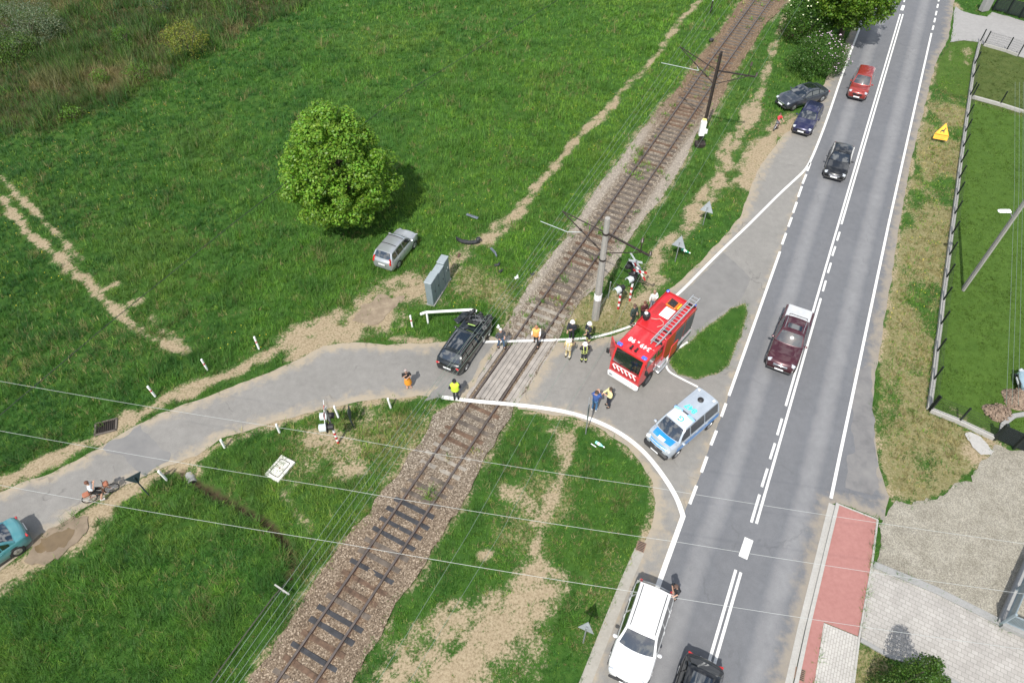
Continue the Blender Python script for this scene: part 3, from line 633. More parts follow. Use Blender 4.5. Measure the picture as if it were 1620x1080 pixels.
# keep what the drone can see plus a margin
D = np.stack([X, Y, np.full(X.shape, -CAM_H)], 1) @ CR
u = D[:, 0]/-D[:, 2]*FPX; v_ = D[:, 1]/-D[:, 2]*FPX
k = (np.abs(u) < 870) & (np.abs(v_) < 610); X, Y, DN = X[k], Y[k], DN[k]
keep = np.ones(X.shape, bool)
for p in HARD:
    s_ = sdf(X, Y, p); over = (.34 if p is P_BAL else .12)*fbm(X, Y, 2, 77, 2)
    keep &= s_ < (over if p is not P_MAIN else 0)
tri = sdf(X, Y, P_TRI) > -.05; isl = sdf(X, Y, w2(ISLAND_S+[(600, 1160), (640, 1000), (760, 760)])) > 0
keep |= tri & ~(sdf(X, Y, P_MAIN) > 0)
# a few weeds in the ballast
bal = (sdf(X, Y, P_BAL) > 0)
keep |= bal & (fbm(X, Y, .9, 60, 3) > .66) & (np.abs(seg_dist(X, Y, TRACK)-.75) > .15) & (Y > 16) & ~((Y > 19.3) & (Y < 26.4)) & (rs.rand(X.size) < .5)
bt = inside(X, Y, P_BOTGRASS); keep |= bt
X, Y, DN = X[keep], Y[keep], DN[keep]
soil, dry, scrub, lawn, ditch, n1 = field_masks(X, Y)
nf = fbm(X, Y, 4.5, 91, 3); nb_ = fbm(X, Y, .5, 92, 4); nh = fbm(X, Y, .12, 93, 3); nc = fbm(X, Y, 1.6, 94, 3)
pk = 1-sstep(.25, .62, soil+(nf-.5)*1.2)
pk = np.where(ditch > .5, 0, pk)
pk = np.where(lawn > .3, .9, pk)
k = rs.rand(X.size) < pk
X, Y, DN, soil, dry, scrub, lawn, nf, nb_, nh, nc = [q[k] for q in (X, Y, DN, soil, dry, scrub, lawn, nf, nb_, nh, nc)]
N = X.size
meadow = sstep(0, 6, (P_ := seg_dist(X, Y, TRACK))-3)*(X < 6)
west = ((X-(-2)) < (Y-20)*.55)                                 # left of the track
hgt = np.where(west, .26, .17)*(.55+.9*nb_)*(.7+.6*nf)
hgt = np.where(lawn > .3, .055, hgt); hgt = hgt*np.where(dry > .3, .8, 1.0); hgt = np.where(scrub > .3, hgt*2.0+.15*nc, hgt)
hgt = hgt*(1-.55*soil)
scale_d = np.sqrt(40/DN)                                        # farther tufts are bushier
# colour
lush = np.array([.040, .122, .018]); mid_ = np.array([.078, .178, .024]); yel = np.array([.155, .225, .036]); blu = np.array([.036, .104, .030]); dr = np.array([.25, .215, .105]); br = np.array([.060, .052, .024])
k1 = sstep(.35, .65, nb_)[:, None]; k2 = sstep(.45, .7, nc)[:, None]; k3 = sstep(.52, .72, nh)[:, None]
C = lush*(1-k1)+mid_*k1
C = C*(1-.55*k3)+yel*.55*k3
C = C*(1-.38*k2)+blu*.38*k2
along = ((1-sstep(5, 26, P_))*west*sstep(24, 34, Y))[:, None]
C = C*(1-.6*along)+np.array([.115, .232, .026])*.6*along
left_shade = (sstep(-8, -40, X)*west)[:, None]; C = C*(1-np.array([.42, .32, .20])*left_shade*(1-along))  # cloud shade and vignetting painted into the blade colour towards the left
rd_ = rs.rand(N)
yb = (rd_ < .10)[:, None]; C = np.where(yb, C*.5+yel*.7, C)
isdry = (rd_ > 1-np.clip(dry*.75+soil*.35+.02, 0, .85))[:, None]; C = np.where(isdry, dr*(.6+.7*rs.rand(N)[:, None]), C)
sc_ = (rs.rand(N) < scrub*.55)[:, None]
C = np.where(sc_, br*(.5+.9*rs.rand(N)[:, None])+np.array([.0, .018, .0]), C)
tanp = (sstep(.55, .7, fbm(X, Y, .22, 120, 3))*scrub > rs.rand(N))[:, None]; C = np.where(tanp, dr*.75*(.5+.7*rs.rand(N)[:, None]), C)
l1 = (lawn > .9)[:, None]; l2 = ((lawn > .3) & (lawn < .6))[:, None]
C = np.where(l1, np.array([.070, .125, .020])*(.8+.4*nf[:, None]), C); C = np.where(l2, np.array([.068, .100, .026])*(.8+.4*nf[:, None]), C)
pat = fbm(X, Y, .33, 150, 4); wd1 = sstep(.56, .66, fbm(X, Y, .75, 151, 3))*(lawn < .3)*(dry < .3)
C = C*(1-.35*wd1[:, None])+np.array([.030, .095, .022])*.35*wd1[:, None]; hgt = hgt*(1+.75*wd1)*(.75+.6*pat)
th = (sstep(.60, .75, fbm(X, Y, .55, 152, 4))*.3 > rs.rand(N))[:, None] & (lawn < .3)[:, None]; C = np.where(th, np.array([.17, .165, .07]), C)
C = C*np.array([1.13, 1.13, 1.06])*(.86+.28*pat[:, None])
C = C*(.68+.55*rs.rand(N)[:, None])*(.8+.4*fbm(X, Y, 1.1, 140, 3)[:, None]*1.0)*1.12
NB = 6
ang = rs.uniform(0, 2*np.pi, (N, NB)); lean = rs.uniform(.25, 1.3, (N, NB)); ln = hgt[:, None]*rs.uniform(.6, 1.25, (N, NB))*1.25
wd = (rs.uniform(.014, .03, (N, NB)))*scale_d[:, None]*1.25
wd = np.where((lawn > .3)[:, None], wd*1.2, wd)
rad = rs.uniform(0, .13, (N, NB))*scale_d[:, None]; ra_ = rs.uniform(0, 2*np.pi, (N, NB))
bx = X[:, None]+rad*np.cos(ra_); by = Y[:, None]+rad*np.sin(ra_)
tx = bx+np.cos(ang)*ln*np.sin(lean); ty = by+np.sin(ang)*ln*np.sin(lean); tz = ln*np.cos(lean)-.03
px_, py_ = -np.sin(ang)*wd/2, np.cos(ang)*wd/2
V = np.stack([np.stack([bx-px_, by-py_, np.full(bx.shape, -.06)], -1), np.stack([bx+px_, by+py_, np.full(bx.shape, -.06)], -1), np.stack([tx, ty, tz], -1)], 2).reshape(-1, 3)
nt = N*NB
me = bpy.data.meshes.new('meadow_grass'); me.vertices.add(nt*3); me.vertices.foreach_set('co', V.astype(np.float32).ravel())
me.loops.add(nt*3); me.loops.foreach_set('vertex_index', np.arange(nt*3, dtype=np.int32)); me.polygons.add(nt); me.polygons.foreach_set('loop_start', np.arange(0, nt*3, 3, dtype=np.int32)); me.update()
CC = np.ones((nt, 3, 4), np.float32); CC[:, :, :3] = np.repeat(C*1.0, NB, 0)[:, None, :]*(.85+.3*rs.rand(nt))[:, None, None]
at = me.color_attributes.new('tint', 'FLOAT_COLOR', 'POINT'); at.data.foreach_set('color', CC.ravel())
def leafmat(name, attr=None, col=None, trans=.35, rough=.55, var=.35):
    m = bpy.data.materials.new(name); t = nodes_of(m); b = t.nodes['Principled BSDF']; out = t.nodes['Material Output']
    if attr: c = attr_node(t, attr).outputs['Color']
    else:
        ov = objvec(t); c = ramp_node(t, noise_node(t, ov, 2.5, 4, .6), [(.3, tuple(q*(1-var) for q in col)), (.7, tuple(q*(1+var) for q in col))])
    link(t, c, b.inputs['Base Color']); b.inputs['Roughness'].default_value = rough; b.inputs['Specular IOR Level'].default_value = .3
    tr = t.nodes.new('ShaderNodeBsdfTranslucent'); link(t, mix_node(t, 1.0, c, (1.25, 1.35, .6), 'MULTIPLY'), tr.inputs['Color'])
    ms = t.nodes.new('ShaderNodeMixShader'); ms.inputs[0].default_value = trans; link(t, b.outputs[0], ms.inputs[1]); link(t, tr.outputs[0], ms.inputs[2]); link(t, ms.outputs[0], out.inputs['Surface'])
    return m
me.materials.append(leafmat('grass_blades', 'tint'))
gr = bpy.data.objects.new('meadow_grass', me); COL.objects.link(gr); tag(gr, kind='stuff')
print('grass tufts', N)
# dandelions and daisies
fx = rs.choice(N, 1500, replace=False); fx = fx[(lawn[fx] < .3) & (scrub[fx] < .3) & (fbm(X[fx], Y[fx], .12, 130, 2) > .52) & (Y[fx] > 26)]
k = MB()
for q in fx:
    x, y, h = X[q], Y[q], hgt[q]*.9+.02; r = .028
    k.add([(x+r*math.cos(a), y+r*math.sin(a), h) for a in (0, 1.05, 2.1, 3.14, 4.2, 5.24)], [(0, 1, 2, 3, 4, 5)])
tag(k.build('dandelions', mat('yellow_petals', (.75, .58, .04), .7)), kind='stuff')
# ================================================================== vehicles
def paint(name, col, rough=.28, metal=.25): return mat('paint_'+name, col, rough, metal, .05, 2, coat=1.0)
M_GLASS = mat('window_glass', (.010, .014, .016), .04, 0, .1, 2, coat=1.0, spec=1.0); M_GLASS.node_tree.nodes['Principled BSDF'].inputs['Coat IOR'].default_value = 1.9
M_TYRE = mat('tyre_rubber', (.018, .018, .019), .85, 0, .2); M_RIM = mat('alloy_rim', (.42, .43, .44), .35, .8, .1)
M_BLACK = mat('black_plastic', (.016, .016, .017), .6, 0, .2); M_TRIM = mat('black_trim', (.02, .02, .022), .4, 0, .1)
M_LAMP = mat('headlamp_lens', (.50, .53, .56), .12, .3, .2, 12, coat=.8); M_RED = mat('tail_lens', (.42, .015, .015), .2, 0, .1, coat=.8)
M_PLATE = mat('number_plate', (.75, .76, .76), .5, 0, .05); M_CHROME = mat('chrome', (.6, .61, .62), .15, 1.0, .05); M_AMBER = mat('amber_lens', (.6, .22, .02), .25)
M_WHITE = mat('white_enamel', (.78, .79, .78), .4, 0, .05)

def wheel_set(root, L, W, R, fx, rx, wd=.20, rim=M_RIM):
    first = None
    for x in (fx, rx):
        for s in (1, -1):
            k = MB(); k.lathe((0, 0, 0), [(R*.60, -wd/2), (R*.93, -wd/2), (R, -wd/2+.03), (R, wd/2-.03), (R*.93, wd/2), (R*.60, wd/2)], 20)
            w_ = k.build('wheel', M_TYRE, root, 40)
            w_.location = (x, s*(W/2-wd/2+.015), R); w_.rotation_euler = (R_(-90)*s, 0, 0)
            k = MB(); k.lathe((0, 0, 0), [(R*.10, .0), (R*.60, .0), (R*.62, .012), (R*.5, .02), (R*.16, .012)], 20)
            for q in range(5):
                a = 2*math.pi*q/5; k.bar((.04*math.cos(a), .04*math.sin(a), .02), (R*.56*math.cos(a), R*.56*math.sin(a), .02), .05, .02)
            r_ = k.build('rim', rim, w_, 40); r_.location = (0, 0, wd/2-.012)
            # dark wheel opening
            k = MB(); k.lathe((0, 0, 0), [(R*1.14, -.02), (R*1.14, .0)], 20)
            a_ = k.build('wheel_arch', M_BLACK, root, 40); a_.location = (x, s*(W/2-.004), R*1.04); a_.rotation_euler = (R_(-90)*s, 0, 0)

def car(name, label, pm, anchor, heading, L=4.3, W=1.75, H=1.42, hh=.95, hn=.74, belt=.92, xc=.75, xr0=.12, xr1=-1.2, xt=-1.75, rd=.95, sunroof=None, rails=None, sidewin=True,
        tail='wide', grille=M_TRIM, at='front', roofm=None, bars=False, ribs=False, group=None, bed=False, zb=.17, wheelR=.31, plate=True, wreck=False, parts=None, cat='car', noplate=False):
    """anchor: pixel under the middle of the front (or rear) bumper; heading in degrees"""
    h = R_(heading); d = Vector((math.cos(h), math.sin(h), 0)); a = px(anchor[0], anchor[1], zb+.05)
    c = a-d*L/2 if at == 'front' else a+d*L/2 if at == 'rear' else a
    root = empty(name, (c.x, c.y, .022), h, label, cat, group)
    lower_x = [-L/2, -L/2+.06, -L/2+.18, xt, xr1, xr0, xc, xc+.25, (xc+L/2)/2+.1, L/2-.30, L/2-.12, L/2-.03, L/2]
    lower_z = [rd-.22, rd-.09, rd-.02, rd, max(belt, rd-.03), belt, hh, hh-.015, (hh+hn)/2+.055, hn+.045, hn-.02, hn-.11, hn-.2]
    def zt(x): return float(np.interp(x, lower_x, lower_z))
    def hw(x):
        e = max(0, (x-(L/2-.75))/.75); e2 = max(0, (-x-(L/2-.6))/.6)
        return W/2*(1-.20*e**2.4-.11*e2**2.6)
    def bow(x, y): # plan curvature of nose and tail
        e = max(0, (x-(L/2-.6))/.6); e2 = max(0, (-x-(L/2-.5))/.5)
        return x-(.20*e-.12*e2)*(y/(W/2))**2
    xs = sorted(set([round(q, 3) for q in lower_x]+[round(q, 3) for q in np.linspace(-L/2, L/2, 24)]))
    if bed: xs = [q for q in xs if q > xr1-.03] 
    secs = []
    for x in xs:
        w = hw(x); z1 = zt(x); fr = x > L/2-.13 or x < -L/2+.08
        b0 = zb+(.06 if fr else 0); zs = z1-.10
        half = [(w*.90, b0), (w*.985, b0+.10), (w, (b0+zs)*.5), (w*.985, zs), (w*.93, z1-.035), (w*.78, z1-.008), (w*.4, z1+.010), (0, z1+.014)]
        ring = [(bow(x, y), y, z) for y, z in half]+[(bow(x, -y), -y, z) for y, z in half[-2::-1]]
        secs.append(ring)
    k = MB(); k.loft(secs[::-1])
    # greenhouse
    gx = sorted(set([xt, xt+(xr1-xt)*.5, xr1, xr1+.12, (xr0+xr1)/2, xr0-.15, xr0, xr0+(xc-xr0)*.33, xr0+(xc-xr0)*.66, xc]))
    zr = rd-.005
    def zg(x): return float(np.interp(x, [xt, xt+(xr1-xt)*.5, xr1, xr1+.2, (xr0+xr1)/2, xr0-.15, xr0, xr0+(xc-xr0)*.33, xr0+(xc-xr0)*.66, xc], [zr, zr+(H-.04-zr)*.56, H-.045, H-.02, H, H-.015, H-.045, H-.045-(H-.045-hh)*.29, H-.045-(H-.045-hh)*.63, hh]))
    wb = W/2*.945; wr = W/2*.73
    def ghw(z): return wb+(wr-wb)*max(0, min(1, (z-belt)/(H-belt)))
    def gbow(x, y):
        e = max(0, (x-xr0)/(xc-xr0)); e2 = max(0, (xr1-x)/max(.05, xr1-xt))
        return x-(.04+.10*e)*(y/wb)**2*(1 if x >= xr0-.16 else 0)+(.03+.07*e2)*(y/wb)**2*(1 if x <= xr1+.13 else 0)
    def top(x, f):       # point of the roof skin at width fraction f
        z = zg(x); y = ghw(z-.03)*f; q = (z-belt)/(H-belt)
        return (gbow(x, y), y, z-.055*abs(f)**3*max(.1, q))
    gs = []
    for x in gx:
        z0 = zt(x)-.10; y0 = ghw(belt)
        f = [1, .93, .7, .35, 0]
        half = [(gbow(x, y0), y0, min(z0, zg(x)-.06))]+[top(x, q) for q in f]
        gs.append(half+[(a_, -b_, c_) for a_, b_, c_ in half[-2::-1]])
    k.loft(gs[::-1])
    body = k.build('body', pm, root, 38)
    def panel(nm, x0, x1, f0, f1, m_, off=.008, n=5):
        v = []; k = MB()
        for i in range(n+1):
            for j in range(n+1):
                x = x0+(x1-x0)*i/n; p = Vector(top(x, f0+(f1-f0)*j/n)); e = .01
                q = Vector(top(x+e, f0+(f1-f0)*j/n)); tt = (q-p).normalized(); nn = tt.cross(Vector((0, 1, 0))) ; nn = -nn if nn.z < 0 else nn
                v.append(p+nn*off)
        fs = []
        for i in range(n):
            for j in range(n): a_ = i*(n+1)+j; fs.append((a_, a_+n+1, a_+n+2, a_+1))
        k.add(v, fs); return k.build(nm, m_, root, 40)
    panel('windscreen', xr0+.015, xc-.03, -.88, .88, M_GLASS)
    if not bed: panel('rear_window', xr1-.015, xt+.05, -.84, .84, M_GLASS)
    else: panel('rear_window', xr1-.01, xt+.04, -.84, .84, M_GLASS)
    if sunroof: panel('sunroof', sunroof[0], sunroof[1], -.62, .62, M_GLASS, .006)
    # wiper and cowl
    # side windows, split by pillars
    cuts = [xc-.30, (xr0+xr1)/2+.28, (xr0+xr1)/2-.48, xt+.28] if sidewin is True else sidewin
    for s in (1, -1):
        for a_, b_ in zip(cuts[:-1], cuts[1:]):
            x0, x1 = a_-.045, b_+.045; v = []; fs = []; n = 6
            for i in range(n+1):
                x = x0+(x1-x0)*i/n; zl = belt+.035; zu = max(zl+.02, zg(x)-.115)
                for z in (zl, zu): v.append((x, s*(ghw(z)+.010), z))
            for i in range(n): fs.append((2*i, 2*i+1, 2*i+3, 2*i+2) if s < 0 else (2*i, 2*i+2, 2*i+3, 2*i+1))
            kk = MB(); kk.add(v, fs); kk.build('side_window', M_GLASS, root)
    wheel_set(root, L, W, wheelR, L/2-.82, -L/2+.80)
    for s in (1, -1):
        kk = MB(); kk.box((0, 0, 0), (.15, .19, .12), None, .04); mr = kk.build('mirror', pm, root, 40); mr.location = (xc-.28, s*(W/2+.07), belt+.08)
        if not wreck:
            kk = MB(); R3 = Matrix.Rotation(-s*.42, 3, 'Z') @ Matrix.Rotation(.62, 3, 'Y'); kk.box((0, 0, 0), (.20, .36, .075), R3, .035); hl = kk.build('headlight', M_LAMP, root, 40); hl.location = (L/2-.235, s*W*.345, hn-.045)
        if tail == 'wide': kk = MB(); kk.box((0, 0, 0), (.10, .32, .12), Matrix.Rotation(s*.28, 3, 'Z'), .03); tl = kk.build('tail_light', M_RED, root, 40); tl.location = (-L/2+.10, s*W*.35, rd-.19)
        else: kk = MB(); kk.bar((-.02, 0, -.26), (.13, -s*.05, .12), .11, .12, (1, 0, 0)); tl = kk.build('tail_light', M_RED, root, 40); tl.location = (-L/2+.10, s*W*.405, rd)
        for x in ((xr0+xr1)/2+.42, (xr0+xr1)/2-.38):
            kk = MB(); kk.box((0, 0, 0), (.17, .03, .03), None, .01); dh = kk.build('door_handle', pm, root, 40); dh.location = (x, s*(W/2*.99), belt-.13)
        # shut lines
        for x in ((cuts[1]), cuts[0]+.05): kk = MB(); kk.bar((x, s*(W/2*.993), zb+.12), (x, s*(W/2*.988), belt-.03), .012, .012, (0, 1, 0)); kk.build('door_seam', M_BLACK, root)
        if not wreck: kk = MB(); kk.bar((L/2-.35, s*W*.375, hn+.036), (xc+.05, s*W*.425, hh-.018), .012, .010); kk.build('bonnet_seam', M_BLACK, root)
    if not wreck:
        kk = MB(); kk.box((0, 0, 0), (.07, W*.46, .16), None, .02); g = kk.build('grille', grille, root, 40); g.location = (L/2-.045, 0, hn-.19)
    kk = MB(); kk.box((0, 0, 0), (.10, W*.80, .13), None, .03); g = kk.build('lower_bumper', M_BLACK, root, 40); g.location = (L/2-.08, 0, zb+.11) if not wreck else (-L/2+.09, 0, zb+.1)
    if plate:
        for x in ((L/2+.012, -L/2-.012) if not wreck else (-L/2-.012,)):
            kk = MB(); kk.box((0, 0, 0), (.02, .50, .11), None, .004); g = kk.build('number_plate', M_PLATE, root); g.location = (x, 0, zb+.27 if x > 0 else rd-.33); 
    if rails:
        for s in (1, -1):
            pts = [Vector(top(x, .80*s))+Vector((0, 0, .05 if 0 < i < 6 else 0)) for i, x in enumerate(np.linspace(xr0-.15, xr1+.08, 7))]
            kk = MB(); kk.path(pts, .018, 6); kk.build('roof_rail', rails, root, 50)
    if bars:
        for x in (xr0-.25, (xr0+xr1)/2-.2):
            pts = [Vector(top(x, f))+Vector((0, 0, .05)) for f in (-.95, -.5, 0, .5, .95)]; kk = MB(); kk.path(pts, .022, 6); kk.build('roof_bar', M_BLACK, root, 50)
    if ribs:
        kk = MB()
        for x in np.linspace(xr0-.35, xr1+.12, 6):
            pts = [Vector(top(x, f))+Vector((0, 0, .004)) for f in (-.78, -.4, 0, .4, .78)]; kk.path(pts, .018, 5)
        kk.build('roof_ribs', pm, root, 50)
    root['_dims'] = 0; del root['_dims']
    return root, top, zt, hw

HD = -117.5
P_BLK = paint('black', (.006, .007, .008)); P_NAVY = paint('navy', (.012, .013, .055)); P_GREY = paint('slate_grey', (.035, .042, .055)); P_REDM = paint('brick_red', (.26, .030, .022), .3); P_MAR = paint('maroon', (.055, .010, .016), .3)
P_WHT = paint('white', (.64, .65, .645), .3, 0); P_SIL = paint('silver', (.42, .44, .46), .32, .55); P_TEAL = paint('teal', (.075, .25, .275), .32, .35); P_DGR = paint('dark_green_black', (.006, .010, .011))
car('red_van', 'red van shaped car with ribbed roof driving below the roadside tree', P_REDM, (1353, 157.5), -118.5, 4.05, 1.62, 1.66, 1.02, .84, 1.0, .95, .38, -1.55, -1.93, 1.02, ribs=True, tail='tall', wheelR=.30)
car('black_saloon', 'black car with a dark windscreen driving alone in the lane beside the merging dashes', P_BLK, (1317, 284.5), HD, 4.45, 1.68, 1.32, .88, .70, .86, .72, .05, -1.25, -1.95, .88, grille=M_CHROME)
car('navy_estate', 'dark blue car parked nose out on the sandy roadside', P_NAVY, (1265, 212.5), -122, 4.1, 1.62, 1.38, .90, .72, .88, .78, .15, -1.55, -1.88, .90, rails=M_TRIM, tail='tall')
car('grey_saloon', 'slate grey saloon with a sunroof parked askew on the grass', P_GREY, (1233, 168), -155, 4.75, 1.74, 1.34, .90, .74, .88, .85, .10, -1.15, -1.85, .92, sunroof=(-.95, -.15), grille=M_CHROME)
car('silver_hatchback', 'silver hatchback with black roof bars parked on grass by the broad tree', P_SIL, (605.5, 426), 64.5, 3.75, 1.62, 1.50, .96, .78, .95, .98, .38, -1.42, -1.76, .98, at='rear', bars=True, tail='tall', wheelR=.30)
car('white_people_carrier', 'white people carrier waiting at the edge of the road with a person behind it', P_WHT, (987, 1083), -115.5, 4.45, 1.84, 1.60, 1.02, .82, 1.0, 1.05, .38, -1.78, -2.10, 1.02, rails=M_TRIM, tail='tall', wheelR=.33)
car('black_hatchback', 'black car with grey sunlit roof cut off at the bottom of the photo', P_BLK, (1113, 1047), HD+180-180, 4.3, 1.74, 1.42, .92, .76, .90, .75, .15, -1.45, -1.93, .95, at='rear', sunroof=(-1.25, -.1), tail='wide')
car('teal_saloon', 'teal saloon leaving along the lane beside the muddy puddle', P_TEAL, (46, 838), -134, 4.3, 1.66, 1.36, .90, .72, .88, .75, .1, -1.05, -1.65, .93, at='rear', tail='wide')
car('pale_blue_car', 'pale blue car parked on the lawn at the edge of the photo', paint('pale_blue', (.30, .42, .48)), (1606, 606), 165, 4.0, 1.66, 1.4, .92, .72, .9, .7, .1, -1.2, -1.7, .92)

# pickup with a silver hard cover over its bed
root, top, zt, hw = car('pickup_truck', 'maroon pickup with a silver bed cover driving down the main road', P_MAR, (1230, 588), -119, 4.95, 1.76, 1.66, 1.10, .96, 1.06, .95, .35, -.95, -1.12, 1.06, sunroof=(-.30, .08), rails=M_CHROME, bed=True, sidewin=[.65, -.05, -.88], zb=.26, wheelR=.36, grille=M_CHROME, cat='pickup')
k = MB(); Lb = 4.95/2
k.box((-1.74, 0, .66), (1.47, 1.70, .74), None, .05); k.build('cargo_bed', P_MAR, root, 40)
k = MB(); k.box((-1.75, 0, 1.06), (1.42, 1.44, .08), None, .03); k.build('bed_cover', mat('brushed_cover', (.56, .57, .57), .4, .3, .08, 3), root, 40)
k = MB(); k.path([(-.98, -.52, 1.62), (-.98, -.50, 1.73), (-.98, .50, 1.73), (-.98, .52, 1.62)], .02, 6); k.build('roll_bar', M_BLACK, root, 40)

# the wreck: estate car with its nose torn open
root, top, zt, hw = car('wrecked_estate', 'black estate car with its front end smashed open at the level crossing', P_DGR, (708, 589), 63, 4.55, 1.72, 1.42, .92, .76, .90, .75, .18, -1.60, -2.05, .94, at='rear', sunroof=(-1.35, -.02), rails=M_CHROME, tail='wide', wreck=True)
rg = random.Random(4); k = MB()
for i in range(46):
    R3 = Matrix.Rotation(rg.uniform(0, 6), 3, Vector((rg.uniform(-1, 1), rg.uniform(-1, 1), rg.uniform(-1, 1))).normalized())
    k.box((rg.uniform(1.15, 2.25), rg.uniform(-.72, .72), rg.uniform(.82, 1.02)), (rg.uniform(.08, .34), rg.uniform(.06, .3), rg.uniform(.05, .2)), R3, .015)
k.build('engine_bay', mat('engine_grime', (.028, .030, .032), .5, .35, .5, 6), root, 40)
k = MB()
for i in range(9): k.path([(1.2+rg.uniform(0, .2), rg.uniform(-.6, .6), .98), (1.6, rg.uniform(-.6, .6), 1.06), (2.1, rg.uniform(-.7, .7), .9)], .014, 5)
k.build('torn_pipes', mat('bare_metal', (.28, .28, .28), .4, .8, .2), root, 40)
k = MB(); R3 = Matrix.Rotation(.35, 3, 'X') @ Matrix.Rotation(-.25, 3, 'Z')
v = [(x, y, .05*math.sin(x*7+y*3)+.06*math.sin(x*3)) for x in np.linspace(-.65, .65, 8) for y in np.linspace(-.22, .22, 4)]
k.add([R3 @ Vector(q) for q in v], [(i*4+j, i*4+j+1, i*4+j+5, i*4+j+4) for i in range(7) for j in range(3)])
fd = k.build('torn_wing', P_DGR, root, 30); fd.location = (1.55, 1.02, .82); sd = fd.modifiers.new('thick', 'SOLIDIFY'); sd.thickness = .02
k = MB(); k.box((1.02, .12, 1.02), (.08, .5, .05), Matrix.Rotation(.1, 3, 'Z'), .02); k.build('reflective_vest', mat('lime_vest', (.26, .40, .10), .7, 0, .3, 12), root, 40)
# airbag / crazed rear glass
# ------------------------------------------------------------------ fire engine
M_FIRE = mat('fire_red', (.50, .022, .026), .32, 0, .10, 1.5, coat=.9); M_FIRED = mat('fire_red_dull', (.36, .02, .022), .5, 0, .15, 2); M_ALU = mat('aluminium', (.58, .59, .60), .35, .7, .1); M_BLUE = mat('blue_beacon', (.06, .12, .75), .2, 0, .1, coat=.8)
M_DGREY = mat('shutter_grey', (.10, .105, .11), .5, .3, .15)
ft_c = (px(1056, 459, 2.75)+px(973, 546, 2.75)+px(1103, 485, 2.75)+px(1016, 577, 2.75))/4
FH = -131.2; FL, FW, FZ = 5.75, 2.08, 2.75
fd = Vector((math.cos(R_(FH)), math.sin(R_(FH)), 0)); fc = Vector((ft_c.x, ft_c.y, 0))+fd*.08
fire = empty('fire_engine', (fc.x, fc.y, .02), R_(FH), 'red fire engine with a ladder on its roof parked across the junction', 'fire engine')
X1 = FL/2
k = MB()          # cab: lofted sections
def sect(x, w, z0, z1, r=.10): return [(x, w, z0), (x, w, z1-r), (x, w-r*.4, z1-r*.35), (x, w-r, z1), (x, -w+r, z1), (x, -w+r*.4, z1-r*.35), (x, -w, z1-r), (x, -w, z0)]
CABX = X1-2.35
k.loft([sect(CABX, FW/2-.02, .75, FZ-.05), sect(X1-.62, FW/2-.02, .75, FZ-.05), sect(X1-.40, FW/2-.03, .75, FZ-.10), sect(X1-.20, FW/2-.045, .72, 2.05, .08), sect(X1-.06, FW/2-.05, .62, 1.55, .08), sect(X1-.03, FW/2-.06, .55, 1.05, .08)][::-1])
k.build('cab', M_FIRE, fire, 35)
k = MB(); k.box(((CABX-.05-X1)/2, 0, 1.72), (FL/2+CABX-.05+.0, FW, 2.0), None, .07); k.build('equipment_body', M_FIRE, fire, 35)
k = MB(); k.box((-.1, 0, .62), (FL-.7, .9, .32), None, .03); k.build('chassis', M_BLACK, fire)
# roof edge rail + walkway of the body
k = MB()
for s in (1, -1): k.box(((CABX-.05-X1)/2, s*(FW/2-.06), FZ+.02), (FL/2+CABX-.2, .06, .10), None, .02)
k.box((-X1+.06, 0, FZ+.02), (.06, FW-.2, .10), None, .02); k.build('roof_edge', M_FIRED, fire)
k = MB(); v = []
for i, (x, z) in enumerate(((X1-.385, FZ-.19), (X1-.29, 2.28), (X1-.215, 2.02), (X1-.115, 1.66))):
    for y in (-.86, -.45, 0, .45, .86): v.append((x+.045-.03*(y/.86)**2*.3, y, z))
k.add(v, [(r*5+c_, r*5+5+c_, r*5+6+c_, r*5+1+c_) for r in range(3) for c_ in range(4)]); k.build('windscreen', M_GLASS, fire, 40)
k = MB(); k.box((X1-.045, 0, 1.62), (.03, 1.8, .03))
for y in (-.4, .3): k.bar((X1-.02, y, 1.66), (X1-.16, y+.45, 2.0), .02, .02)
k.build('wiper', M_BLACK, fire)
k = MB(); k.box((X1-.01, 0, .60), (.26, FW-.02, .40), None, .09); k.build('front_bumper', M_WHITE, fire, 40)
k = MB(); k.box((X1-.045, 0, 1.17), (.06, 1.70, .40), None, .02); k.build('grille', M_FIRED, fire)
k = MB()        # white zigzag flashes across the front
for i in range(6):
    y0 = -.80+i*.27; k.bar((X1-.035, y0, 1.44), (X1-.005, y0+.22, 1.20), .035, .10, (1, 0, 0))
k.box((X1-.03, 0, 1.50), (.03, 1.5, .03)); k.build('front_stripes', M_WHITE, fire)
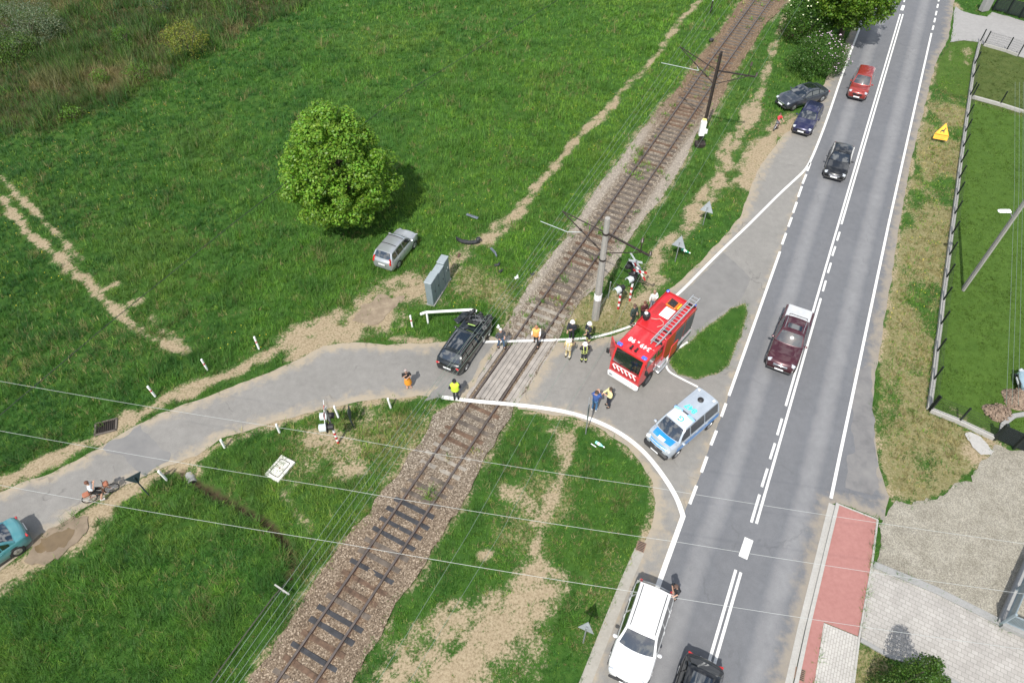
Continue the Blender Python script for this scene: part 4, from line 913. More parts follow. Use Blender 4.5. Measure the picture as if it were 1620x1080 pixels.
for s in (1, -1):
    k = MB(); k.box((0, 0, 0), (.08, .30, .18), None, .03); h_ = k.build('headlight', M_LAMP, fire, 40); h_.location = (X1+.08, s*.74, .66)
    k = MB(); k.box((0, 0, 0), (.22, .30, .11), None, .035); h_ = k.build('beacon', M_BLUE, fire, 40); h_.location = (X1-.50, s*.80, FZ+.0)
    k = MB(); k.box((0, 0, 0), (.20, .16, .12), None, .035); h_ = k.build('beacon', M_BLUE, fire, 40); h_.location = (-X1+.12, s*.90, FZ+.12)
    # cab doors: window, shut line
    k = MB(); k.box((X1-.98, s*(FW/2-.013), 2.22), (.86, .02, .58), None, .008); k.build('side_window', M_GLASS, fire)
    k = MB(); k.box((X1-1.88, s*(FW/2-.013), 2.22), (.62, .02, .58), None, .008); k.build('side_window', M_GLASS, fire)
    # mirrors on arms
    k = MB(); k.path([(X1-.35, s*(FW/2-.03), 2.42), (X1-.12, s*(FW/2+.22), 2.40), (X1-.12, s*(FW/2+.22), 1.95)], .018, 6); k.box((X1-.10, s*(FW/2+.24), 2.16), (.08, .20, .40), None, .03); k.build('mirror', M_BLACK, fire, 40)
    # equipment shutters
    for x0 in (-X1+.62, -X1+1.72):
        k = MB(); k.box((x0, s*(FW/2+.004), 1.72), (.96, .03, 1.40), None, .006)
        for q in range(11): k.box((x0, s*(FW/2+.02), 1.08+q*.125), (.94, .012, .03))
        k.build('shutter', M_DGREY, fire)
    k = MB(); k.box((-X1+1.15, s*(FW/2+.03), .78), (2.1, .10, .22), None, .02); k.build('side_step', M_ALU, fire)
# open cab door at the right-hand side of the truck, lower locker open on the other side
k = MB(); k.box((.40, 0, 0), (.80, .06, 1.45), None, .02); k.box((.40, 0, .42), (.66, .07, .5), None, .01)
dr_ = k.build('door', M_FIRE, fire, 40); dr_.location = (X1-.58, -(FW/2+.01), 1.55); dr_.rotation_euler = (0, 0, R_(180+52))
k = MB(); k.box((-.05, FW/2+.30, 1.75), (.75, .06, 1.0), Matrix.Rotation(.0, 3, 'Z'), .02); k.build('locker_flap', M_FIRE, fire, 40)
k = MB(); k.box((.62, FW/2+.10, .55), (1.0, .32, .14), None, .03); k.box((.62, FW/2+.1, .85), (.8, .2, .3), None, .04); k.build('fuel_tank', M_ALU, fire, 40)
wheel_set(fire, FL, FW, .46, X1-1.05, -X1+1.35, .28, M_DGREY)
# roof fittings
k = MB(); k.box((CABX-.03, 0, FZ-.03), (.05, FW-.1, .05)); k.build('roof_seam', M_FIRED, fire)
for s in (1, -1):
    k = MB(); k.box((-X1+1.55, -.62 if s < 0 else .30, FZ-.02), (1.1, .34, .022), None, .008); k.build('roof_panel', M_FIRED, fire)
    k = MB(); k.bar((X1-1.46, s*(FW/2-.012), .85), (X1-1.46, s*(FW/2-.012), 2.6), .015, .02, (0, 1, 0)); k.build('door_seam', M_BLACK, fire)
    k = MB(); k.box((X1-1.9, s*(FW/2-.005), .95), (.8, .03, .22), None, .01); k.build('grab_step', M_ALU, fire)
    k = MB(); k.box((-X1+1.15, s*(FW/2-.002), 1.0), (2.2, .02, .06)); k.build('white_stripe', M_WHITE, fire)
k = MB()
for s in (1, -1):
    k.box((X1-.78, s*.16, FZ+.02), (.14, .10, .12), None, .02); k.lathe((X1-.66, s*.16, FZ+.03), [(.02, -.12), (.09, .1)], 10, Matrix.Rotation(R_(90), 3, 'Y'))
k.build('horn', M_BLACK, fire, 40)
M = Matrix.Translation((X1-1.22, 0, FZ-.045)) @ Matrix.Rotation(R_(-90), 4, 'Z')
text_obj('roof_number', '349', .44, M_WHITE, fire, Matrix.Translation((0, .42, 0)) @ M, .004, .004)
text_obj('roof_number', '98', .44, M_WHITE, fire, Matrix.Translation((0, -.46, 0)) @ M, .004, .004)
k = MB(); k.box((X1-1.30, -.08, FZ-.044), (.11, .11, .008)); k.build('roof_number_stop', M_WHITE, fire)
k = MB(); k.box((-1.25, -.02, FZ+.05), (.85, .62, .04), None, .01); k.build('white_hatch', M_WHITE, fire)
k = MB(); k.box((-2.05, -.12, FZ+.08), (.62, .66, .12), None, .03)
M_ORG = mat('orange_case', (.70, .16, .02), .5); k.build('orange_case', M_ORG, fire, 40)
k = MB(); k.box((-2.05, -.12, FZ+.17), (.34, .36, .10), Matrix.Rotation(.3, 3, 'Z'), .03)
for i in range(7): k.tube((-2.3+i*.08, -.38, FZ+.19), (-2.2+i*.08, .12, FZ+.2), .025)
k.build('pump_gear', M_BLACK, fire, 40)
k = MB(); k.box((-2.05, .30, FZ+.13), (.5, .10, .10), None, .02); k.build('yellow_case', mat('yellow_case', (.75, .48, .03), .5), fire)
k = MB(); k.lathe((-.08, -.72, FZ+.02), [(.12, 0), (.12, .12), (.2, .16), (.22, .44), (.15, .5)], 14); k.path([(-.3, -.72, FZ+.35), (.2, -.7, FZ+.5)], .04); k.build('water_cannon', M_BLACK, fire, 40)
k = MB(); k.lathe((-.05, -.74, FZ+.52), [(.10, 0), (.11, .05), (.05, .1)], 12); k.build('work_lamp', M_WHITE, fire, 40)
k = MB(); k.path([(-.3, -.5, FZ+.06), (-.42, -.2, FZ+.1), (-.6, -.1, FZ+.06), (-.5, .2, FZ+.06), (-.3, .3, FZ+.06), (.0, .1, FZ+.0)], .022, 6); k.build('hose', mat('canvas_hose', (.45, .30, .25), .8), fire, 40)
# aluminium ladder lying along the left side of the roof
k = MB(); lx0, lx1, lz = X1-1.55, -X1-.35, FZ+.30
for s in (-.22, .22): k.bar((lx0, .72+s, lz), (lx1, .72+s, lz), .05, .09)
for s in (-.16, .16): k.bar((lx0+.1, .72+s, lz-.10), (lx1+.4, .72+s, lz-.10), .04, .07)
for q in np.linspace(lx0-.1, lx1+.1, 17): k.tube((q, .50, lz), (q, .94, lz), .018, None, 6)
k.build('ladder', M_ALU, fire)
k = MB()
for q in (lx0-.35, 0, lx1+.6): k.box((q, .72, FZ+.09), (.07, .62, .16))
k.build('ladder_rack', M_BLACK, fire)

# ------------------------------------------------------------------ police van
P_POL = paint('police_silver', (.42, .47, .52), .3, .35); P_POLB = mat('police_blue', (.012, .22, .60), .3, 0, .06, 3, coat=.9); M_CYAN = mat('cyan_letters', (.06, .70, .72), .6)
pv, top, zt, hw = car('police_van', 'silver and blue police van with numbers on its roof stopped at the junction', P_POL, (1034, 716), -140, 4.35, 1.78, 1.88, 1.20, 1.00, 1.12, 1.42, .85, -1.93, -2.10, 1.16, at='front', sidewin=[1.18, .42, -.75, -1.9], tail='tall', wheelR=.33, zb=.2, cat='police van')
def skin(nm, x0, x1, f0, f1, m_, off=.006, n=6, t2=top):
    v = []
    for i in range(n+1):
        for j in range(n+1):
            x = x0+(x1-x0)*i/n; p = Vector(t2(x, f0+(f1-f0)*j/n)); q = Vector(t2(x+.01, f0+(f1-f0)*j/n)); nn = (q-p).normalized().cross(Vector((0, 1, 0))); nn = -nn if nn.z < 0 else nn; v.append(p+nn*off)
    k = MB(); k.add(v, [(i*(n+1)+j, (i+1)*(n+1)+j, (i+1)*(n+1)+j+1, i*(n+1)+j+1) for i in range(n) for j in range(n)]); return k.build(nm, m_, pv, 40)
skin('roof_front_panel', .80, .08, -.90, .90, M_WHITE, .005)
# blue bonnet panel; the white middle is sky glare painted on
def bonnet(nm, x0, x1, y0, y1, m_, off):
    v = []; n = 8
    for i in range(n+1):
        for j in range(n+1):
            x = x0+(x1-x0)*i/n; f = y0+(y1-y0)*j/n; w = hw(x); z1 = zt(x); a_ = abs(f)
            z = float(np.interp(a_, [0, .4, .78, .93], [z1+.014, z1+.010, z1-.008, z1-.035])); e = max(0, (x-(4.35/2-.6))/.6)
            y = f*w; v.append((x-.20*e*(y/.89)**2, y, z+off))
    k = MB(); k.add(v, [(i*(n+1)+j, (i+1)*(n+1)+j, (i+1)*(n+1)+j+1, i*(n+1)+j+1) for i in range(n) for j in range(n)]); return k.build(nm, m_, pv, 40)
bonnet('bonnet_panel', 1.30, 2.12, -.70, .70, P_POLB, .006); bonnet('bonnet_glare', 1.66, 1.84, -.26, .22, M_WHITE, .012)
for s in (1, -1):
    v = [(-2.0, s*.899, .62), (1.5, s*.899, .62), (1.5, s*.895, .98), (-2.0, s*.895, .98)]; k = MB(); k.add(v, [(0, 1, 2, 3) if s < 0 else (3, 2, 1, 0)]); k.build('side_stripe', P_POLB, pv)
    k = MB(); R3 = Matrix.Rotation(-s*.16, 3, 'Z'); k.box((.10, s*.42, 1.945), (.20, .50, .11), R3, .045); k.build('light_bar', mat('pale_blue_lens', (.25, .45, .85), .2, 0, .1, coat=.8), pv, 40)
    k = MB(); k.box((-1.72, s*.50, 1.872), (.12, .12, .02), None, .005); k.build('roof_marker', M_WHITE, pv)
k = MB(); k.box((2.06, 0, .50), (.26, 1.62, .36), None, .10); k.build('front_bumper', M_BLACK, pv, 40)
k = MB(); k.box((.02, 0, 1.93), (.06, 1.35, .06), None, .02); k.build('light_bar_mount', M_BLACK, pv)
k = MB(); k.lathe((-1.25, -.02, 1.87), [(.17, 0), (.165, .04), (.11, .09), (.03, .11)], 16); k.build('roof_vent', M_BLACK, pv, 40)
k = MB(); k.lathe((.62, 0, 1.87), [(.035, 0), (.03, .06), (.01, .08)], 10); k.build('aerial', M_BLACK, pv, 40)
M = Matrix.Rotation(R_(-90), 4, 'Z')
text_obj('roof_number', '847', .46, M_CYAN, pv, Matrix.Translation((-.42, 0, 1.895)) @ M, .003, .012)
text_obj('roof_letter', 'G', .46, M_CYAN, pv, Matrix.Translation((.47, .08, 1.889)) @ M, .003, .014)
k = MB()
for x in np.linspace(-1.0, -1.9, 5): k.path([Vector(top(x, f))+Vector((0, 0, .002)) for f in (-.8, -.4, 0, .4, .8)], .008, 4)
k.build('roof_ribs', P_POL, pv)
# ================================================================== people
SKIN = mat('skin', (.46, .27, .19), .6, 0, .08, 20)
CLOTH = {}
def cloth(name, col): return mat('cloth_'+name, col, .85, 0, .16, 9, .4, 60)
def skinned(name, chains, m, parent=None, sub=1, loc=None):
    """one continuous surface grown round connected joints: chains = lists of ((x, y, z), radius); equal points are shared"""
    vs, rad, ed, ix = [], [], [], {}
    for ch in chains:
        prev = None
        for p, r in ch:
            key = tuple(round(q, 4) for q in p)
            if key not in ix: ix[key] = len(vs); vs.append(p); rad.append(r)
            i = ix[key]
            if prev is not None and prev != i: ed.append((prev, i))
            prev = i
    me = bpy.data.meshes.new(name); me.from_pydata(vs, ed, []); o = bpy.data.objects.new(name, me); COL.objects.link(o)
    o.modifiers.new('Skin', 'SKIN').use_smooth_shade = True
    for i, r in enumerate(rad):
        sv_ = me.skin_vertices[0].data[i]; q = r if isinstance(r, tuple) else (r, r); sv_.radius = q; sv_.use_root = (i == 0)
    if sub: s_ = o.modifiers.new('Sub', 'SUBSURF'); s_.levels = sub; s_.render_levels = sub
    bpy.context.view_layer.update()
    m2 = bpy.data.meshes.new_from_object(o.evaluated_get(bpy.context.evaluated_depsgraph_get()))
    bpy.data.objects.remove(o); bpy.data.meshes.remove(me)
    m2.name = name; m2.materials.clear(); m2.materials.append(m); m2.shade_smooth()
    q = bpy.data.objects.new(name, m2); COL.objects.link(q)
    if parent: q.parent = parent
    return q
ARMS = {'down': ((.0, .25, 1.14), (.05, .27, .90)), 'hips': ((-.08, .33, 1.18), (.10, .19, 1.03)), 'face': ((.10, .27, 1.20), (.24, .09, 1.46)), 'fold': ((.05, .27, 1.16), (.22, .02, 1.18)),
        'reach': ((.14, .24, 1.22), (.36, .20, 1.14)), 'back': ((-.10, .27, 1.15), (-.12, .17, .96)), 'bars': ((.20, .28, 1.16), (.42, .24, 1.04))}
def person(label, foot, heading, h=1.66, top=None, legs=None, shoes=None, hair=(.03, .02, .015), arms=('down', 'down'), stride=.0, lean=0.0, helmet=None, vest=None, skirt=None, long_sleeve=True, stripes=None, cap=None, group=None, shorts=False, bald=False, sit=0.0, z0=.02, wide=.10, bulk=1.0):
    s = h/1.76; g = px(foot[0], foot[1], .02)
    top = top or cloth('black', (.014, .014, .016)); legs = legs or cloth('dark', (.018, .02, .026)); shoes = shoes or cloth('shoe', (.02, .018, .016))
    def q(x, y, z):        # lean the trunk forward about the hips
        k = max(0, z-.92); return ((x+k*lean)*s, y*s, z*s)
    cb = [(q(0, 0, .95), (.12, .155)), (q(0, 0, 1.16), (.105, .14)), (q(0, 0, 1.36), (.12, .165)), (q(0, 0, 1.475), .062), (q(.012, 0, 1.555), .066), (q(.022, 0, 1.64), (.098, .082)), (q(.012, 0, 1.715), (.075, .066))]
    chains = [[(p, (tuple(a*s for a in r) if isinstance(r, tuple) else r*s)) for p, r in cb]]
    arm_c, leg_c = [], []
    for sd, an in ((1, arms[0]), (-1, arms[1])):
        e, w_ = ARMS[an]; E_ = q(e[0], e[1]*sd, e[2]); W_ = q(w_[0], w_[1]*sd, w_[2]); S_ = q(0, .185*sd, 1.415)
        V1 = (Vector(W_)-Vector(E_)).normalized(); pal = Vector(W_)+V1*.075*s
        side = V1.cross(Vector((0, 0, 1))); side = side.normalized() if side.length > .1 else Vector((1, 0, 0)); nrm = V1.cross(side)
        arm_c.append([(cb[2][0], .1*s), (S_, .062*s), (E_, .047*s), (W_, .036*s)])
        ch = [(W_, .031*s), (tuple(pal), (.022*s, .038*s))]; chains.append([(cb[2][0], (.12*s, .165*s)), (S_, .052*s), (E_, .040*s)]+ch)
        for fi, (o_, L_) in enumerate(((-.030, .072), (-.011, .084), (.009, .080), (.028, .062))):
            b1 = pal+side*o_*s+V1*.035*s; t1 = b1+V1*L_*.55*s; t2 = t1+(V1*.8+nrm*.6)*L_*.45*s
            chains.append([(tuple(pal), (.022*s, .038*s)), (tuple(b1), .0095*s), (tuple(t1), .0088*s), (tuple(t2), .0075*s)])
        th = Vector(W_)+V1*.03*s-side*.035*s; chains.append([(W_, .031*s), (tuple(th), .013*s), (tuple(th+(V1*.7-side*.6)*.04*s), .0105*s), (tuple(th+(V1*1.1-side*.5)*.075*s), .009*s)])
        st = stride*sd
        if sit: H_ = (0, .095*sd*s, .92*s); K = ((.30-.1*st)*s, .15*sd*s, .62*s); A = ((.16+.12*sd*sit)*s, .17*sd*s, (.10 if sd > 0 else .18)*s)
        else: H_ = (0, .092*sd*s, .90*s); K = ((.03+.55*st)*s, wide*sd*s, .50*s); A = ((-.02+(.9 if st > 0 else 1.2)*st)*s, wide*1.1*sd*s, (.075+(.05 if st < 0 else 0))*s)
        T_ = (A[0]+.15*s, A[1]+.015*sd, .03*s+max(0, A[2]-.09*s))
        lg = [(cb[0][0], (.12*s, .155*s)), (H_, .088*s), (K, .058*s), (A, .042*s), (T_, .036*s)]
        chains.append(lg); leg_c.append([(cb[0][0], .118*s), (H_, .098*s), (K, (.07 if not shorts else .085)*s), (A, .06*s)] if not shorts else [(cb[0][0], .118*s), (H_, .102*s), (K, .085*s)])
    root = empty('person', (g.x, g.y, z0), R_(heading), label, 'person', group)
    skinned('body', chains, SKIN, root)
    b = bulk*1.1
    jk = [[(q(0, 0, .90), (.14*s*b, .175*s*b)), (q(0, 0, 1.16), (.128*s*b, .162*s*b)), (q(0, 0, 1.36), (.135*s*b, .182*s*b)), (q(0, 0, 1.465), .078*s)]]
    for a in arm_c:
        jk.append([(jk[0][2][0], jk[0][2][1]), (a[1][0], .075*s*b), (a[2][0], .058*s*b)]+([(tuple(Vector(a[2][0]).lerp(Vector(a[3][0]), .93)), .046*s*b)] if long_sleeve else []))
    skinned('jacket' if long_sleeve else 'shirt', jk, top, root)
    if skirt:
        k = MB(); k.lathe((0, 0, 0), [(.245*s, .42*s), (.235*s, .55*s), (.20*s, .80*s), (.155*s, .98*s)], 18); sk = k.build('skirt', skirt, root, 50)
    else: skinned('shorts' if shorts else 'trousers', leg_c, legs, root)
    for c_ in leg_c:
        A = c_[-1][0] if not shorts else None
    for lg in chains[-1:]+[c for c in chains if len(c) == 5 and c[-1][0][2] < .3*s][:1]:
        A, T_ = Vector(lg[3][0]), Vector(lg[4][0]); k = MB(); k.bar(A+Vector((-.05, 0, -.03))*s, T_+Vector((.02, 0, 0)), .095*s, .085*s); k.build('shoe', shoes, root, 40)
    hd = Vector(q(.02, 0, 1.665))
    # face: eyes, nose, mouth, ears
    k = MB()
    for sd in (1, -1): k.box(hd+Vector((.088, .034*sd, -.002))*s, (.016*s, .022*s, .012*s))
    k.build('eyes', cloth('eye', (.01, .01, .012)), root); k = MB(); k.box(hd+Vector((.098, 0, -.030))*s, (.03*s, .024*s, .042*s), None, .008*s); k.build('nose', SKIN, root)
    k = MB(); k.box(hd+Vector((.083, 0, -.068))*s, (.018*s, .045*s, .010*s)); k.build('mouth', cloth('lips', (.26, .09, .08)), root)
    for sd in (1, -1): k = MB(); k.box(hd+Vector((0, .084*sd, -.01))*s, (.035*s, .02*s, .06*s), None, .008*s); k.build('ear', SKIN, root)
    R3 = Matrix.Rotation(-.15, 3, 'Y')
    if helmet:
        k = MB(); k.lathe(hd+Vector((-.005, 0, .005))*s, [(.155*s, -.035*s), (.165*s, -.02*s), (.140*s, .0), (.134*s, .055*s), (.105*s, .105*s), (.05*s, .135*s), (.01*s, .14*s)], 16, R3); k.build('helmet', helmet, root, 40)
        k = MB(); k.box(hd+Vector((.10, 0, -.01))*s, (.06*s, .16*s, .05*s), None, .015*s); k.build('visor', M_BLACK, root)
    elif cap:
        k = MB(); k.lathe(hd+Vector((-.005, 0, .02))*s, [(.118*s, -.01*s), (.125*s, .03*s), (.10*s, .08*s), (.03*s, .10*s)], 14); k.box(hd+Vector((.13, 0, .015))*s, (.10*s, .15*s, .018*s), None, .005); k.build('cap', cap, root, 40)
    else:
        k = MB(); zz = .022 if not bald else .05
        k.lathe(hd+Vector((-.022, 0, zz))*s, [(.085*s, -.06*s), (.104*s, -.02*s), (.100*s, .03*s), (.075*s, .07*s), (.02*s, .088*s)], 14, R3); k.build('hair', cloth('hair_%d' % int(hair[0]*1000), hair), root, 50)
    if vest:
        k = MB(); secs = []
        for zz, rx, ry in ((.90, .150, .205), (.92, .170, .215), (1.10, .158, .20), (1.28, .165, .215), (1.40, .165, .24), (1.465, .13, .20), (1.50, .075, .10)):
            c = q(0, 0, zz); secs.append([(c[0]+rx*s*b*math.cos(a_), c[1]+ry*s*b*math.sin(a_), c[2]) for a_ in np.linspace(0, 2*math.pi, 19)[:-1]])
        k.loft(secs); k.build('vest', vest, root, 50)
    if stripes:
        for z, r in ((.99, .150), (1.17, .146)):
            c = q(0, 0, z); k = MB(); secs = []
            for zz in (-.022, .022): secs.append([(c[0]+r*.93*s*b*math.cos(a), c[1]+r*1.22*s*b*math.sin(a), c[2]+zz*s) for a in np.linspace(0, 2*math.pi, 19)[:-1]])
            k.loft(secs, False); k.build('reflective_band', stripes, root, 50)
        for sd in (1, -1):
            k = MB(); k.path([q(-.150, .09*sd, 1.0), q(-.155, .095*sd, 1.2), q(-.150, .10*sd, 1.38), q(-.03, .11*sd, 1.50)], .02*s, 6); k.build('reflective_band', stripes, root, 50)
            L_ = leg_c[0 if sd > 0 else 1]; c = Vector(L_[2][0]).lerp(Vector(L_[-1][0]), .55); k = MB(); k.tube(c+Vector((0, 0, -.025)), c+Vector((0, 0, .025)), .082*s, .082*s, 12); k.build('reflective_band', stripes, root, 50)
    return root
C = cloth
WHT_H = mat('white_helmet', (.78, .78, .75), .3, 0, .04, coat=.5); REFL = mat('reflective_tape', (.62, .70, .22), .5, 0, .1); NOMEX = C('turnout_navy', (.016, .019, .026)); SAND = C('turnout_sand', (.50, .40, .20))
person('woman in a black top and long orange skirt on the lane', (647, 611.5), -75, 1.60, C('black', (.012, .012, .013)), skirt=C('orange_skirt', (.62, .25, .02)), hair=(.34, .28, .26), arms=('fold', 'face'), long_sleeve=False, shoes=C('sandal', (.35, .2, .14)))
person('police officer in a yellow vest and dark cap behind the wreck', (722, 631), 95, 1.74, C('police_navy', (.012, .014, .022)), vest=C('yellow_vest', (.55, .75, .05)), cap=C('cap_black', (.010, .010, .012)), arms=('hips', 'hips'), bulk=1.06)
person('man in a grey jacket and blue jeans beside the wrecked car', (793, 550), -60, 1.74, C('grey_jacket', (.055, .062, .072)), C('jeans', (.05, .095, .16)), hair=(.5, .48, .45), bald=True, arms=('hips', 'hips'), stride=.12, wide=.14, bulk=1.05)
person('worker in a white and orange vest stepping over the rail', (848, 545), -95, 1.72, C('white_shirt', (.72, .70, .68)), C('dark_trousers', (.02, .02, .024)), hair=(.30, .15, .09), vest=C('orange_vest', (.80, .36, .10)), arms=('reach', 'down'), stride=.24, shoes=C('shoe_b', (.012, .012, .012)))
person('firefighter in a plain dark suit nearest the railway track', (903.5, 537), -110, 1.72, NOMEX, NOMEX, helmet=WHT_H, arms=('fold', 'reach'), bulk=1.12, group='firefighters talking in a circle')
person('firefighter in a dark suit with yellow chest bands under the pole', (930, 540), -150, 1.74, NOMEX, NOMEX, helmet=WHT_H, arms=('reach', 'fold'), bulk=1.12, stripes=REFL, group='firefighters talking in a circle')
person('firefighter in a sand coloured suit', (898, 566), 60, 1.70, SAND, SAND, helmet=WHT_H, arms=('down', 'reach'), bulk=1.15, stripes=mat('silver_tape', (.6, .6, .56), .4), wide=.13, stride=.05, group='firefighters talking in a circle')
person('firefighter seen from behind with a yellow square on the back', (923, 572), 95, 1.72, NOMEX, NOMEX, helmet=WHT_H, arms=('fold', 'fold'), bulk=1.15, stripes=REFL, stride=.05, group='firefighters talking in a circle')
person('man in a blue jacket and jeans holding a phone to his face', (940, 648), 60, 1.76, C('blue_jacket', (.035, .085, .26)), C('jeans_blue', (.045, .13, .25)), hair=(.06, .035, .022), arms=('face', 'face'), bulk=1.08, shoes=C('pale_shoe', (.45, .45, .43)))
person('man in a pale yellow jacket with dark trousers on the asphalt', (962, 642), 195, 1.72, C('pale_yellow', (.68, .62, .30)), C('navy_trousers', (.018, .022, .04)), hair=(.05, .035, .025), arms=('fold', 'reach'), bulk=1.08, stripes=C('dark_band', (.02, .02, .022)))
person('man in dark green overalls standing by the roadside line', (999, 513), -45, 1.80, C('dark_green', (.035, .055, .050)), C('dark_green', (.035, .055, .050)), hair=(.10, .06, .045), arms=('fold', 'down'), wide=.08, bulk=1.1)
person('person in a dark red top close behind the fire engine', (1015, 507), -60, 1.72, C('wine_top', (.07, .018, .018)), C('dark_trousers', (.02, .02, .024)), hair=(.12, .05, .03), arms=('fold', 'fold'))
person('person in a white shirt behind the rear of the fire engine', (1030, 490), -70, 1.74, C('white_shirt', (.72, .70, .68)), C('grey_trousers', (.22, .24, .28)), hair=(.28, .17, .13), arms=('fold', 'down'))
person('child in a red top on the sandy roadside with a bicycle', (1227.5, 203), -60, 1.38, C('red_top', (.62, .04, .06)), C('grey_shorts', (.25, .25, .3)), hair=(.10, .05, .03), arms=('bars', 'bars'), shorts=True, long_sleeve=False)
person('person in black leaning towards the back of the white car', (1066, 944), -150, 1.72, C('black_tee', (.020, .022, .026)), C('dark_trousers', (.02, .02, .024)), hair=(.10, .045, .03), arms=('reach', 'fold'), lean=.30, long_sleeve=False)
person('cyclist in a white shirt and black shorts astride a bicycle', (160, 788.5), 28, 1.74, C('white_tee', (.70, .74, .78)), C('black_shorts', (.012, .012, .013)), hair=(.12, .08, .06), arms=('face', 'face'), long_sleeve=False, shorts=True, sit=.9, lean=.06, shoes=C('pale_shoe', (.45, .45, .43)))

def bicycle(label, a, b, frame, s=1.0, bag=None):
    A, B = px(*a), px(*b); d = (B-A); rz = math.atan2(d.y, d.x); c = (A+B)/2
    r = empty('bicycle', (c.x, c.y, .02), rz, label, 'bicycle'); wb = .54*s; R = .34*s
    for x in (-wb, wb):
        k = MB(); n = 24
        secs = [[(x+(R+.028*math.cos(p))*math.cos(t), .026*math.sin(p), R+(R+.028*math.cos(p))*math.sin(t)-.0) for p in np.linspace(0, 2*math.pi, 7)[:-1]] for t in np.linspace(0, 2*math.pi, n+1)]
        k.loft(secs, False); w_ = k.build('wheel', M_TYRE, r, 50)
        k = MB()
        for t in np.linspace(0, math.pi, 7)[:-1]: k.tube((x-R*math.cos(t), 0, R-R*math.sin(t)), (x+R*math.cos(t), 0, R+R*math.sin(t)), .004, None, 4)
        k.tube((x, -.04, R), (x, .04, R), .025); k.build('spokes', M_ALU, w_)
    k = MB(); P = {'bb': (-.05*s, 0, .30*s), 'st': (-.20*s, 0, .74*s), 'hd': (.34*s, 0, .78*s), 'hl': (.37*s, 0, .66*s), 'r': (-wb, 0, R), 'f': (wb, 0, R)}
    for u, v in (('bb', 'st'), ('st', 'hd'), ('bb', 'hl'), ('hd', 'hl'), ('hl', 'f'), ('bb', 'r'), ('st', 'r')): k.tube(P[u], P[v], .019, None, 7)
    k.build('frame', frame, r, 50)
    k = MB(); k.path([(.31*s, -.30*s, .93*s), (.36*s, -.22*s, .95*s), (.34*s, 0, .92*s), (.36*s, .22*s, .95*s), (.31*s, .30*s, .93*s)], .015, 6); k.tube((.34*s, 0, .78*s), (.34*s, 0, .92*s), .014); k.build('handlebar', M_BLACK, r, 50)
    k = MB(); k.box((-.24*s, 0, .86*s), (.26*s, .15*s, .05), None, .02); k.tube((-.20*s, 0, .74*s), (-.23*s, 0, .84*s), .014); k.build('saddle', M_BLACK, r, 40)
    for y in (.07, -.07):
        k = MB(); k.bar((-.05*s, y, .30*s), (-.05*s+.1*(1 if y > 0 else -1), y, .17*s if y > 0 else .43*s), .02, .02); k.box((-.05*s+.1*(1 if y > 0 else -1), y*1.7, .17*s if y > 0 else .43*s), (.09, .09, .02)); k.build('pedal', M_BLACK, r)
    if bag: k = MB(); k.box((.46*s, 0, .86*s), (.24, .30, .20), None, .04); k.build('basket', bag, r, 40); k = MB(); k.box((-.52*s, 0, .74*s), (.36, .28, .18), None, .05); k.build('pannier', bag, r, 40)
    return r
bicycle('old bicycle with a rust coloured basket and pannier under the cyclist', (143, 795), (186, 775), mat('bike_rust', (.30, .12, .06), .5), 1.0, mat('leather_bag', (.30, .11, .06), .7))
bicycle("small bicycle held by the child in red on the sandy roadside", (1222, 209), (1232, 199), mat('bike_pale', (.55, .56, .6), .4), .62)
# ================================================================== railway and roadside furniture
M_POLE = flatmat('pole_concrete', [(.3, (.25, .24, .22)), (.7, (.34, .325, .30))], 7, .3); M_STEELD = mat('dark_steel', (.035, .027, .024), .7, .3, .4, 6); M_GALV = mat('galvanised', (.36, .38, .39), .45, .6, .12); M_INS = mat('brown_insulator', (.05, .03, .025), .3)
M_SR = mat('signal_red', (.48, .025, .03), .5, 0, .1); M_LGREY = mat('light_grey_paint', (.48, .53, .54), .5, 0, .08); M_CAB = mat('cabinet_grey', (.20, .245, .26), .55, .1, .08, 3); M_CABL = mat('cabinet_roof', (.27, .31, .325), .55, .1, .08, 3)
def at_h(base, p): return px(p[0], p[1], height_at(base, p))
def bracket(root, base, up, low, tip, arm0, arm1, right, rlow0, rlow1, post):
    hb = px(*base); hu = height_at(base, up); hl = height_at(base, low)
    L = lambda v: Vector(v)-Vector((hb.x, hb.y, 0))
    u_, l_ = Vector((0, 0, hu)), Vector((0, 0, hl)); t_ = L(px(tip[0], tip[1], hu+.05))
    k = MB(); k.tube(u_, t_, .035, None, 7); k.tube(l_, t_, .035, None, 7); 
    for f in (.22, .55): k.lathe(l_.lerp(t_, f), [(.03, -.12), (.075, -.08), (.04, -.04), (.075, 0), (.04, .04), (.075, .08), (.03, .12)], 8, (t_-l_).to_track_quat('Z', 'Y').to_matrix())
    k.build('cantilever', M_STEELD, root, 50)
    a0, a1 = L(px(arm0[0], arm0[1], hl+.2)), L(px(arm1[0], arm1[1], hl+.2)); k = MB(); k.tube(a0, a1, .018, None, 6); k.tube(a1, l_.lerp(t_, .5), .02, None, 6); k.build('registration_arm', M_LGREY, root, 50)
    r_ = L(px(right[0], right[1], hu)); k = MB(); k.bar(u_, r_, .09, .09); k.tube(Vector((0, 0, hl)), L(px(rlow1[0], rlow1[1], hu-.02)), .03, None, 6); k.build('cross_arm', M_STEELD, root)
    p0 = L(px(post[0][0], post[0][1], hu)); hh_ = hu+1.05
    k = MB(); k.tube(p0, p0+Vector((0, 0, .75)), .03); k.build('insulator_post', M_STEELD, root)
    for q in (p0+Vector((0, 0, .75)), r_+Vector((0, 0, .04))):
        k = MB(); k.lathe(q, [(.03, 0), (.09, .05), (.04, .10), (.09, .15), (.04, .2), (.08, .25), (.02, .3)], 9); k.build('insulator', M_INS, root, 40)
    return Vector((hb.x, hb.y, 0)), hu
